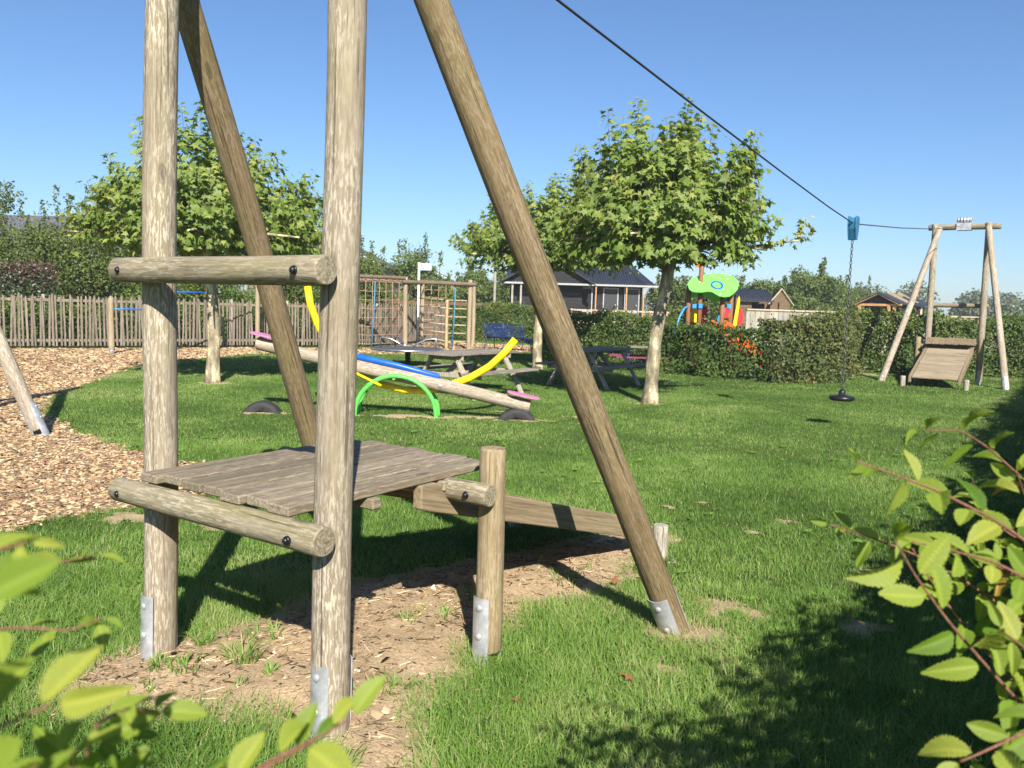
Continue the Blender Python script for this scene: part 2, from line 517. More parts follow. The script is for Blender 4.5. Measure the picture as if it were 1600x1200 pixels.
M_hornleaf = leafm("hornbeam_leaf", [(0, (0.083, 0.170, 0.015, 1)), (.4, (0.167, 0.260, 0.026, 1)), (.85, (0.287, 0.350, 0.053, 1)), (.93, (0.388, 0.359, 0.060, 1)), (1, (0.388, 0.179, 0.045, 1))], .45, (1.15, 1.2, .4), .018, .6, True)
M_chip = leafm("wood_chip", [(0, lin(104, 80, 58)), (.3, lin(154, 124, 92)), (.65, lin(188, 158, 120)), (1, lin(214, 194, 160))], .02, (1, 1, 1), .02, .6)
M_mulch = leafm("mulch", [(0, lin(84, 66, 50)), (.4, lin(134, 112, 86)), (.75, lin(176, 152, 120)), (1, lin(210, 190, 160))], .02, (1, 1, 1), .02, .6)

# leaf templates (x across, y along, z normal)
_h = [(.14, .03), (.47, -.02), (.27, .22), (.56, .46), (.2, .47), (.12, .68)]
PL = [(0, .33, 0)] + [(0, 0, 0)] + [(x, y, -.22 * x - .1 * y * y) for x, y in _h] + [(0, .98, -.12)] + [(-x, y, -.22 * x - .1 * y * y) for x, y in reversed(_h)]
PLV = np.array(PL); _n = len(PL) - 1
PLF = np.array([(0, 1 + i, 1 + (i + 1) % _n) for i in range(_n)])
DV = np.array([(0, 0, 0), (.34, .42, .07), (0, 1, -.08), (-.34, .42, .07)]); DF = np.array([(0, 1, 2), (0, 2, 3)])


def rand_unit(n):
    return nrm(rng.normal(size=(n, 3)))


# ------------------------------------------------------------------ ground
def Hg(x, y):
    return .03 * (fbm(np.asarray(x) / 1.7, np.asarray(y) / 1.7, 3) - .5)


CHIP = [(-2.55, 6.1), (-2.78, 6.13), (-3.12, 5.8), (-3.35, 5.28), (-4.6, 4.2), (-12, 2.0), (-26, 2), (-26, 20.5), (-14.3, 22.3), (-8.5, 26.4), (-5.2, 27.5),
        (-2.8, 34.6), (1.0, 33.4), (.9, 28.9), (-1.0, 27.6), (-3.29, 25.6), (-7.51, 23.6), (-8.6, 18.8), (-7.66, 15.0), (-7.12, 12.49), (-6.04, 10.5), (-4.97, 9.14), (-3.69, 8.15), (-2.95, 7.7), (-2.5, 6.7)]
SOIL = [(-1.75, 3.17), (-1.68, 3.55), (-1.5, 3.73), (-1.35, 3.85), (-1.07, 3.9), (-.87, 4.5), (-.28, 4.9), (.29, 5.3), (1.02, 5.9), (1.17, 5.6), (.8, 5.06), (.42, 4.45), (.04, 4.2), (-.1, 3.87), (-.22, 3.38), (-.3, 2.95), (-.25, 2.5), (-.35, 2.2), (-.62, 2.3), (-.67, 2.8), (-.9, 2.98), (-1.13, 3.02), (-1.45, 2.98)]
PATCH = [(.87, 3.9, .24, .12), (1.24, 4.28, .17, .14), (-2.72, 5.75, .2, .13), (1.77, 5.82, .09, .08), (2.22, 6.17, .12, .08), (2.3, 5.0, .2, .14), (2.33, 13.9, .3, .26), (-5.54, 15.15, .26, .22),
         (-1.6, 11.42, .65, .16), (-.45, 11.6, .5, .15), (-3.5, 11.4, .42, .18), (.1, 11.5, .36, .18), (1.27, 6.52, .1, .08), (1.6, 6.7, .1, .08), (.72, 3.5, .12, .07), (-1.95, 5.6, .24, .12), (1.9, 4.05, .2, .1), (-.2, 12.3, .16, .08), (.9, 11.9, .24, .1), (-.9, 19.5, .8, .4), (9.3, 22.6, .8, .5), (4.4, 21.9, .6, .5)]


def bare(x, y):
    """1 on bare ground, 0 in full grass"""
    n = (fbm(x * 2.2, y * 2.2, 3) - .5)
    s = 1 - sstep(-.12, .12, sdf(SOIL, x, y) + n * .45)
    c = 1 - sstep(-.1, .08, sdf(CHIP, x, y) + n * .3)
    for px, py, rx, ry in PATCH:
        d = np.sqrt(((x - px) / rx) ** 2 + ((y - py) / ry) ** 2)
        s = np.maximum(s, .86 - .86 * sstep(.1, 1.0, d + n * 1.4 + (fbm(x * 9, y * 9, 3) - .5) * 2.0))
    return np.maximum(s, c)


def sheet(name, mat, x0, x1, y0, y1, cell, keep=None, zf=None):
    nx, ny = int((x1 - x0) / cell) + 1, int((y1 - y0) / cell) + 1
    X, Y = np.meshgrid(np.linspace(x0, x1, nx), np.linspace(y0, y1, ny), indexing='ij')
    Z = zf(X, Y) if zf else Hg(X, Y)
    V = np.stack([X, Y, Z], -1).reshape(-1, 3)
    I = np.arange(nx * ny).reshape(nx, ny)
    F = np.stack([I[:-1, :-1], I[1:, :-1], I[1:, 1:], I[:-1, 1:]], -1).reshape(-1, 4)
    if keep is not None:
        c = V[F].mean(1)
        F = F[keep(c[:, 0], c[:, 1])]
        used, inv = np.unique(F, return_inverse=True)
        V = V[used]; F = inv.reshape(F.shape)
    o = np_obj(name, V, F, mat, smooth=True)
    return tag(o, kind="structure")


fd = MB(); fd.lathe([(0.01, 0), (60, 0), (400, 0), (1800, -2)], 48, Matrix.Translation((0, 0, -.06)))
tag(fd.build("field", M_field), kind="structure")
sheet("lawn", M_lawn, -24, 22, -2, 40, .2)
sheet("wood_chip_ground", M_chipbed, -26, 2, 2, 36, .12, lambda x, y: sdf(CHIP, x, y) + (fbm(x * 2.2, y * 2.2, 3) - .5) * .3 < .02, lambda x, y: Hg(x, y) + .008)


def soil_z(x, y):
    d = -sdf(SOIL, x, y)
    return Hg(x, y) + .006 + .035 * sstep(0, .35, d) + .05 * (fbm(x * 5, y * 5, 4) - .45) * sstep(-.05, .12, d) + .05 * np.exp(-(((x + 1.0) / .22) ** 2 + ((y - 3.75) / .18) ** 2))


sheet("bare_soil", M_soil, -2.2, 1.7, 2.0, 6.3, .025, lambda x, y: sdf(SOIL, x, y) + (fbm(x * 2.2, y * 2.2, 3) - .5) * .45 < .06, soil_z)
for px, py, rx, ry in PATCH:
    sheet("bare_patch", M_soil, px - rx * 1.5, px + rx * 1.5, py - ry * 1.5, py + ry * 1.5, max(.03, rx / 14),
          lambda x, y: np.sqrt(((x - px) / rx) ** 2 + ((y - py) / ry) ** 2) + (fbm(x * 2.2, y * 2.2, 3) - .5) * 1.4 + (fbm(x * 9, y * 9, 3) - .5) * 2.0 < .85,
          lambda x, y: Hg(x, y) + .004 + .016 * fbm(x * 8, y * 8, 3) * sstep(1.1, .5, np.sqrt(((x - px) / rx) ** 2 + ((y - py) / ry) ** 2)))


# ------------------------------------------------------------------ grass
def in_lawn(x, y):
    ok = np.ones_like(x, bool)
    ok &= ~((x < -2) & (y > 22 + (x + 14.3) * .75) & (x < -3))
    ok &= y < np.where(x < 1.1, 36.0, np.where(x < 4.2, 22.6, np.where(x < 9.4, 19.6 + 1.1 * np.maximum(x - 7.2, 0) + .9 * np.maximum(5.6 - x, 0), 23.0)))
    return ok


def blades(d0, d1, dens, seg, h, wd):
    A = .5 * 2 * .72 * (d1 ** 2 - d0 ** 2) + 2 * .8 * (d1 - d0)
    n = int(A * dens)
    y = np.sqrt(rng.random(n) * (d1 ** 2 - d0 ** 2) + d0 ** 2)
    x = (rng.random(n) * 2 - 1) * (.72 * y + .8)
    b = bare(x, y)
    k = in_lawn(x, y) & (rng.random(n) > b * 1.02)
    edge = b[k]; x, y = x[k], y[k]
    n = len(x)
    cl = fbm(x * .9 + 5, y * .9, 4); cl2 = fbm(x * 5, y * 5 + 3, 3)
    hh = h * (.55 + .9 * rng.random(n)) * (.65 + .8 * cl2) * (1 + .35 * sstep(4.6, 2.8, y))
    az = rng.random(n) * 2 * math.pi; lean = .2 + 1.0 * rng.random(n) ** 1.2
    dx, dy = np.cos(az), np.sin(az)
    fa = az + math.pi / 2 + rng.normal(0, .5, n)
    sx, sy = np.cos(fa), np.sin(fa)
    tint = np.clip(.42 + (cl - .5) * 1.3 + (fbm(x * .3 + 3, y * .3, 3) - .5) * .7 + (cl2 - .5) * .4 + rng.normal(0, .17, n) + edge * .35, 0, .97)
    dry = rng.random(n) < (.03 + .25 * edge); tint[dry] = 1.0
    rows = []
    ts = np.linspace(0, 1, seg + 1)
    w = wd * (.7 + .6 * rng.random(n))
    z0 = Hg(x, y) - .004
    for i, t in enumerate(ts):
        px = x + dx * hh * lean * t * t; py = y + dy * hh * lean * t * t; pz = z0 + hh * t * (1 - .35 * lean * t)
        if i < seg:
            ww = w * (1 - .55 * t) * .5
            rows += [np.stack([px - sx * ww, py - sy * ww, pz], -1), np.stack([px + sx * ww, py + sy * ww, pz], -1)]
        else:
            rows.append(np.stack([px, py, pz], -1))
    K = len(rows)
    V = np.stack(rows, 1)
    tr = []
    for i in range(seg - 1):
        a = 2 * i
        tr += [(a, a + 1, a + 3), (a, a + 3, a + 2)]
    a = 2 * (seg - 1); tr.append((a, a + 1, a + 2))
    F = (np.array(tr)[None] + (np.arange(n) * K)[:, None, None]).reshape(-1, 3)
    return V.reshape(-1, 3), F, np.repeat(tint, K)


def merge(parts):
    Vs, Fs, Ts, o = [], [], [], 0
    for V, F, T in parts:
        Vs.append(V); Fs.append(F + o); Ts.append(T); o += len(V)
    return np.concatenate(Vs), np.concatenate(Fs), np.concatenate(Ts)


V, F, T = merge([blades(1.7, 4.6, 12500, 3, .052, .0036), blades(4.6, 9, 7000, 2, .040, .0045), blades(9, 17, 2600, 1, .034, .008), blades(17, 37, 600, 1, .036, .017)])
tag(np_obj("lawn_grass", V, F, M_grass, attrs={"tint": T}), kind="stuff", label="short sunlit green lawn grass around the play equipment", cat="grass")


def tufts(pts):
    parts = []
    for x, y, r, n, h in pts:
        a = rng.random(n) * 2 * math.pi; rr = r * np.sqrt(rng.random(n))
        X = x + rr * np.cos(a); Y = y + rr * np.sin(a)
        az = a + rng.normal(0, .5, n); hh = h * (.5 + .8 * rng.random(n)); ln = .3 + .7 * rng.random(n)
        sx, sy = np.cos(az + 1.57), np.sin(az + 1.57)
        rows = []
        for i, t in enumerate((0, .4, .75, 1)):
            px = X + np.cos(az) * hh * ln * t ** 1.6; py = Y + np.sin(az) * hh * ln * t ** 1.6; pz = soil_z(X, Y) + hh * t * (1 - .45 * ln * t)
            ww = .0035 * (1 - .6 * t)
            if i < 3: rows += [np.stack([px - sx * ww, py - sy * ww, pz], -1), np.stack([px + sx * ww, py + sy * ww, pz], -1)]
            else: rows.append(np.stack([px, py, pz], -1))
        V = np.stack(rows, 1).reshape(-1, 3)
        tr = np.array([(0, 1, 3), (0, 3, 2), (2, 3, 5), (2, 5, 4), (4, 5, 6)])
        F = (tr[None] + (np.arange(n) * 7)[:, None, None]).reshape(-1, 3)
        parts.append((V, F, np.repeat(np.clip(rng.normal(.55, .2, n), 0, 1), 7)))
    return merge(parts)


TP = [(-1.13, 3.42, .07, 60, .11), (-1.33, 3.3, .06, 50, .06), (-1.45, 3.32, .05, 45, .05), (-.98, 3.3, .03, 24, .05), (-1.05, 3.62, .04, 20, .06), (-.45, 3.2, .08, 50, .06), (-.3, 4.0, .06, 26, .05), (-.47, 3.9, .06, 24, .06), (.35, 4.6, .1, 40, .06), (-.2, 4.3, .08, 30, .05),
      (.86, 3.86, .06, 46, .09), (-.55, 2.62, .08, 60, .07), (-.33, 2.5, .08, 70, .07), (1.02, 5.35, .03, 8, .2), (.2, 4.9, .06, 12, .09), (-1.35, 3.55, .04, 40, .08)]
for i in range(26):
    TP.append((rng.uniform(-1.5, .9), rng.uniform(2.6, 5.2), .05, 9, .05))
V, F, T = tufts([t for t in TP if sdf(SOIL, np.array([t[0]]), np.array([t[1]]))[0] < .1])
tag(np_obj("weed_tufts", V, F, M_grass, attrs={"tint": T}), kind="stuff", label="sparse weeds and grass tufts growing out of the bare soil", cat="weeds")

n = 170
y = np.sqrt(rng.random(n) * (10 ** 2 - 2.2 ** 2) + 2.2 ** 2); x = (rng.random(n) * 2 - 1) * (.66 * y + .4)
k = in_lawn(x, y) & (bare(x, y) < .5) & (rng.random(n) < sstep(.4, .6, fbm(x * .8 + 2, y * .8, 3)) + .15); x, y = x[k], y[k]; n = len(x); q = 9
az = (np.arange(q) * 2.4)[None] + rng.random((n, 1)) * 6.28; el = rng.uniform(.1, .6, (n, q))
t = np.stack([np.cos(az), np.sin(az), el], -1).reshape(-1, 3); c0 = np.stack([x, y, Hg(x, y) + .012], -1)[:, None] + .012 * np.stack([np.cos(az), np.sin(az), 1 + 0 * az], -1)
V, F = scatter(DV * np.array([.95, 1, 1]), DF, frames(t, np.tile([0, 0, 1.], (n * q, 1)) + rng.normal(0, .2, (n * q, 3))), c0.reshape(-1, 3), rng.uniform(.02, .055, n * q))
tag(np_obj("lawn_weeds", V, F, M_grass, attrs={"tint": np.repeat(np.clip(rng.normal(.3, .15, n * q), 0, .8), 4)}), kind="stuff", label="small broad leaved weeds growing in the mown lawn", cat="weeds")

# ------------------------------------------------------------------ wood chips
CV = np.array([(-.5, -.5, 0), (.5, -.42, .02), (.42, .5, .1), (-.45, .4, -.02), (-.5, -.5, -.14), (.5, -.42, -.14), (.42, .5, -.05), (-.45, .4, -.16)])
CF = np.array([(0, 1, 2), (0, 2, 3), (0, 4, 5), (0, 5, 1), (1, 5, 6), (1, 6, 2), (3, 0, 4), (3, 4, 7)])


def chips(x, y, z, smin, smax, tint_mu=.55, asp=2.6, tilt=.35):
    n = len(x)
    a = rng.random(n) * 2 * math.pi
    t = np.stack([np.cos(a), np.sin(a), rng.normal(0, tilt * .6, n)], -1)
    nn = np.stack([rng.normal(0, tilt, n), rng.normal(0, tilt, n), np.ones(n)], -1)
    L = smin + (smax - smin) * rng.random(n) ** 1.8
    S = np.stack([L / (asp * (.6 + .8 * rng.random(n))), L, L * .3], -1)
    V, F = scatter(CV, CF, frames(t, nn), np.stack([x, y, z + L * .06], -1), S)
    return V, F, np.repeat(np.clip(rng.normal(tint_mu, .26, n), 0, 1), len(CV))


def chip_field(n, x0, x1, y0, y1, smin, smax):
    x = rng.uniform(x0, x1, n); y = rng.uniform(y0, y1, n)
    k = (sdf(CHIP, x, y) + (fbm(x * 2.2, y * 2.2, 3) - .5) * .3 + rng.normal(0, .06, n) < 0) & (np.abs(x) < .72 * y + 1)
    x, y = x[k], y[k]
    return chips(x, y, Hg(x, y) + .012, smin, smax, .58)


V, F, T = merge([chip_field(64000, -8.5, -2.3, 4.0, 9.5, .014, .062), chip_field(36000, -12, -3.5, 9.5, 16, .03, .10), chip_field(34000, -18, -6, 16, 27, .05, .14), chip_field(16000, -9, 1.2, 23, 35, .05, .14)])
tag(np_obj("wood_chips", V, F, M_chip, attrs={"tint": T}), kind="stuff", label="tan wood chips covering the play area beside the picket fence", cat="wood chips")

n = 42000
x = rng.uniform(-2.1, 1.5, n); y = rng.uniform(2.1, 6.1, n)
k = sdf(SOIL, x, y) + (fbm(x * 2.2, y * 2.2, 3) - .5) * .5 + rng.normal(0, .07, n) < 0
k &= rng.random(n) < .5 + 1.0 * sstep(.38, .55, fbm(x * 2.5 + 7, y * 2.5, 3))
x, y = x[k], y[k]
mu1 = chips(x, y, soil_z(x, y), .006, .032, .45, 3.6, .3)
k = rng.random(len(x)) < .008
mu2 = chips(x[k], y[k], soil_z(x[k], y[k]), .03, .06, .85, 1.7, .3)
k = rng.random(len(x)) < .22
mu3 = chips(x[k], y[k], soil_z(x[k], y[k]), .03, .09, .62, 22, .25)
V, F, T = merge([mu1, mu2, mu3])
tag(np_obj("dry_mulch", V, F, M_mulch, attrs={"tint": T}), kind="stuff", label="dry brown mulch and bark bits under the plank deck", cat="mulch")


# ------------------------------------------------------------------ logs
def log(name, p0, p1, r0, r1, mat, parent, n=22, xdir=(1, 0, 0), wob=.018, chamfer=.01):
    p0, p1 = Vector(p0), Vector(p1)
    d = p1 - p0; L = d.length; d.normalize()
    x = Vector(xdir); x = x - d * x.dot(d)
    if x.length < 1e-3: x = Vector((0, 1, 0)) - d * d.y
    x.normalize(); y = d.cross(x)
    m = max(6, int(L / .12))
    zs = [0, chamfer] + [chamfer + (L - 2 * chamfer) * i / m for i in range(1, m)] + [L - chamfer, L]
    ph = [random.random() * 6.28 for _ in range(6)]
    vs, fs = [], []
    for i, z in enumerate(zs):
        r = r0 + (r1 - r0) * z / L
        if i in (0, len(zs) - 1): r *= .9
        for k in range(n):
            a = 2 * math.pi * k / n
            q = r * (1 + wob * (math.sin(2 * a + ph[0] + z * 1.3) + .7 * math.sin(3 * a + ph[1] - z * 2.1) + .5 * math.sin(z * 5 + ph[2]) + .4 * math.sin(5 * a + ph[3] + z * 6)))
            bx = .009 * math.sin(z * 1.9 + ph[4]) * min(1, L)
            vs.append((q * math.cos(a) + bx, q * math.sin(a), z))
    for i in range(len(zs) - 1):
        for k in range(n):
            k2 = (k + 1) % n
            fs.append((i * n + k, i * n + k2, (i + 1) * n + k2, (i + 1) * n + k))
    b = MB().add(vs, fs, True)
    b.f.append(list(reversed(range(n)))); b.sm.append(False)
    b.f.append([(len(zs) - 1) * n + k for k in range(n)]); b.sm.append(False)
    Mx = Matrix((x, y, d)).transposed().to_4x4(); Mx.translation = p0
    return b.build(name, mat, parent, matrix=Mx)


def dome(b, M, r, h):
    b.lathe([(r, 0), (r * .96, h * .4), (r * .7, h * .8), (r * .3, h), (0.0005, h * 1.02)], 12, M)


def steel_foot(post, r, top, bottom=-.05, sides=(180, 0), half=38, point=.0):
    b = MB()
    for c in sides:
        na = 8
        vs, fs = [], []
        for i in range(na + 1):
            a = math.radians(c - half + 2 * half * i / na)
            low = bottom - point * i / na
            for rr in (r + .0015, r + .006):
                for z in (low, top):
                    vs.append((rr * math.cos(a), rr * math.sin(a), z))
        for i in range(na):
            q, w = i * 4, i * 4 + 4
            fs += [(q, w, w + 1, q + 1), (q + 2, q + 3, w + 3, w + 2), (q + 1, w + 1, w + 3, q + 3), (q, q + 2, w + 2, w)]
        fs += [(0, 1, 3, 2), (na * 4, na * 4 + 2, na * 4 + 3, na * 4 + 1)]
        b.add(vs, fs, False)
        a = math.radians(c)
        for z in (top - .045, top - .175):
            Mx = Matrix.Translation((math.cos(a) * (r + .005), math.sin(a) * (r + .005), z)) @ Matrix.Rotation(a, 4, 'Z') @ Matrix.Rotation(math.pi / 2, 4, 'Y')
            dome(b, Mx, .016, .009)
    return b.build("steel_foot", M_steel, post)


def bolts(bar, r, zs, ang=180):
    for z in zs:
        a = math.radians(ang)
        b = MB()
        Mx = Matrix.Translation((math.cos(a) * (r - .002), math.sin(a) * (r - .002), z)) @ Matrix.Rotation(a, 4, 'Z') @ Matrix.Rotation(math.pi / 2, 4, 'Y')
        b.lathe([(.016, -.004), (.016, .002), (.0145, .007)], 14, Mx); dome(b, Mx @ Matrix.Translation((0, 0, .007)), .0125, .011)
        b.build("bolt", M_black, bar)


def zip_tower(loc, rz, scale, label, zt, near):
    root = empty("zip_line_tower", loc, rz, scale)
    tag(root, label, "zip line tower", "zip line towers at the two ends of the cable")
    X = (1, 0, 0)
    lean = (.045, .0) if near else (0, 0)
    for sy, bx in ((-1, .12), (1, .115)):
        y0 = -.555 if sy < 0 else .53
        y1 = y0 + (-.045 if sy > 0 else -.02)
        p = log("post", (bx, y0, -.1), (bx + .04, y1, zt + .08), .069, .066, M_post, root, 26, X, .014)
        steel_foot(p, .069, .10 + (.30 if sy > 0 else .29), .02)
    for sy in (-1, 1):
        q0 = Vector((1.87, -1.19 if sy < 0 else 1.18, -.05))
        q1 = Vector((.18, -.47, zt - .1) if sy < 0 else (.10, .65, zt + .02)) if near else Vector((.2, .5 * sy, zt - .1))
        d = (q1 - q0).normalized()
        p = log("brace", q0 - d * .05, q1 + d * .1, .069, .062, M_brace if near else M_swing, root, 26, X, .012)
        steel_foot(p, .069, .36, .04, half=46)
    log("top_beam", (.11, -.72, zt), (.11, .72, zt), .068, .066, M_bar, root, 20, X)
    zc = 1.70
    b = log("crossbar", (.005, -.64, zc), (.005, .60, zc), .052, .05, M_bar, root, 24, X, .02)
    bolts(b, .052, (.10, 1.16), 178)
    zd = .87
    fr = log("deck_bearer", (-.01, -.65, zd - .095), (-.01, .595, zd - .095), .055, .052, M_bar, root, 24, X, .02)
    bolts(fr, .055, (.12, 1.17), 178)
    b = MB()
    np_ = 7; y0, y1 = -.475, .455; wd = (y1 - y0) / np_
    for i in range(np_):
        yy = y0 + wd * (i + .5); jx = random.uniform(-.012, .012)
        b.box((.6 + jx, yy, zd - .018 + random.uniform(-.005, .005)), (1.2, wd - .017, .036), R=Matrix.Rotation(random.uniform(-.008, .008), 3, 'X') @ Matrix.Rotation(random.uniform(-.003, .003), 3, 'Z'))
    b.build("deck", M_deck, root, bevel=.005)
    b = MB()
    for xx in (.42, .86):
        b.box((xx, -.02, zd - .066), (.05, .945, .045))
    b.build("joist", M_deck, root, bevel=.006)
    for sy in ((-1,) if near else (-1, 1)):
        yy = -.635 if sy < 0 else .60
        p = log("stub_post", (.99, yy, .05), (.99, yy, .975 if (sy < 0 or not near) else .83), .062, .058, M_stub, root, 24, X, .012)
        steel_foot(p, .063, .26, -.09, point=.05)
    e = log("end_bearer", (.90, -.70, .785), (.90, .66, .785), .05, .05, M_bar, root, 22, X, .02)
    bolts(e, .05, (.10, 1.22), 178)
    for sy in (-1, 1):
        b = MB(); yy = (-.455 if sy < 0 else .44)
        dx_ = Vector((2.23, 0, -.618)).normalized(); nz_ = Vector((.618, 0, 2.23)).normalized()
        Rm = Matrix((dx_, (0, 1, 0), nz_)).transposed().to_4x4(); Rm.translation = (1.2, yy, .65); Ri = Rm.inverted()
        pf = [(.70, .725), (.70, .828), (.79, .828), (2.98, .222), (2.98, .089), (.76, .705)]
        vs = [Ri @ Vector((px_, yy + o_, pz_)) for o_ in (-.025, .025) for px_, pz_ in pf]
        b.add(vs, [(0, 1, 2, 3, 4, 5), (11, 10, 9, 8, 7, 6)] + [(k + 6, (k + 1) % 6 + 6, (k + 1) % 6, k) for k in range(6)])
        b.build("ramp_beam", M_rampb, root, bevel=.005, matrix=Rm)
        log("ramp_post", (2.97, -.58 if sy < 0 else .565, -.05), (2.97, -.58 if sy < 0 else .565, .21), .05, .05, M_grey, root, 16, X)
    b = MB()
    p0, p1 = Vector((1.02, 0, .765)), Vector((2.97, 0, .205)); nb = 16
    d = (p1 - p0); s = d.length / nb; dn = d.normalized(); R = Matrix((dn, (0, 1, 0), dn.cross(Vector((0, 1, 0))))).transposed()
    for i in range(nb):
        b.box(p0 + dn * s * (i + .5) + Vector((0, 0, -.015)), (s - .006, .84, .026), R=R)
    b.build("ramp_deck", M_rampp, root, bevel=.003)
    if not near:
        b = MB(); b.box((.965, 0, .90), (.05, .98, .15)); b.build("kick_board", M_rampb, root, bevel=.006)
    b = MB()
    b.box((.11, 0, zt + .075), (.17, .30, .02)); b.box((.20, 0, zt), (.012, .30, .16)); b.box((.02, 0, zt), (.012, .30, .16))
    b.lathe([(.055, -.12), (.055, .12)], 16, Matrix.Translation((.11, 0, zt + .15)) @ Matrix.Rotation(math.pi / 2, 4, 'X'))
    for yy in (-.12, -.06, 0, .06, .12):
        b.lathe([(.07, -.012), (.07, .012)], 16, Matrix.Translation((.11, yy, zt + .15)) @ Matrix.Rotation(math.pi / 2, 4, 'X'))
    for yy in (-.15, .15): b.box((.11, yy, zt + .14), (.1, .012, .16))
    b.build("cable_bracket", M_steel, root)
    return root


UX, UY = .565, .825
RZ = math.atan2(UY, UX)
P0 = Vector((-.74 - .825 * .51, 2.82 + .565 * .51, 0))
near_tower = zip_tower(P0, RZ, 1.0, "weathered log tower with grey plank deck where the zip line starts", 3.58, True)
FS = 1.15
P1 = P0 + Vector((UX, UY, 0)) * (22.3 + .12 * FS) + Vector((.13, 0, 0))
far_tower = zip_tower(P1, RZ + math.pi, FS, "distant log tower with ramp in front of the hedge where the zip line ends", 3.46, False)


def along(u, z, w=0.0):
    p = P0 + Vector((UX, UY, 0)) * u + Vector((-UY, UX, 0)) * w
    return Vector((p.x, p.y, z))


pts = [along(.11, 3.62), along(2.42, 3.43), along(4.78, 3.255), along(7.0, 3.10), along(9.0, 2.97), along(10.44, 2.90), along(10.9, 2.93), along(14, 3.17), along(18, 3.52), along(22.2, 3.98)]
b = MB(); b.tube(pts, .0085, 8)
tag(b.build("zip_line_cable", M_cable), "long dark steel cable strung between the two log towers", "cable")

# trolley with chain and seat
tr = along(10.47, 0)
root = empty("zip_line_trolley", tr)
tag(root, "blue zip line trolley hanging from the cable with chain and round black seat", "zip line trolley")
b = MB()
poly = [(-.09, .07), (.09, .07), (.12, .0), (.10, -.1), (.04, -.26), (-.03, -.26), (-.10, -.1), (-.11, .0)]
Mt = Matrix.Rotation(RZ, 4, 'Z') @ Matrix.Rotation(math.pi / 2, 4, 'X')
b.prism(poly, -.058, -.04, Matrix.Translation((0, 0, 2.93)) @ Mt); b.prism(poly, .04, .058, Matrix.Translation((0, 0, 2.93)) @ Mt)
b.prism([(-.08, .055), (.08, .055), (.105, .0), (.088, -.1), (.03, -.25), (-.025, -.25), (-.088, -.1), (-.1, .0)], -.0395, .0395, Matrix.Translation((0, 0, 2.92)) @ Mt)
b.build("housing", M_trolley, root, bevel=.006)
b = MB(); z = 2.66; i = 0
while z > .54:
    c = Vector((0, 0, z - .022)); ring = []
    for k in range(10):
        a = 2 * math.pi * k / 10
        s = Vector((math.cos(a) * .015, 0, math.sin(a) * .03))
        if i % 2: s = Vector((0, s.x, s.z))
        ring.append(c + s)
    b.tube(ring + [ring[0]], .0055, 6, False)
    z -= .048; i += 1
b.build("chain", M_chain, root)
b = MB(); b.lathe([(.02, .40), (.15, .385), (.172, .40), (.178, .425), (.165, .45), (.1, .458), (.05, .47), (.045, .52), (.02, .545), (.005, .55)], 28)
b.build("seat", M_black, root)


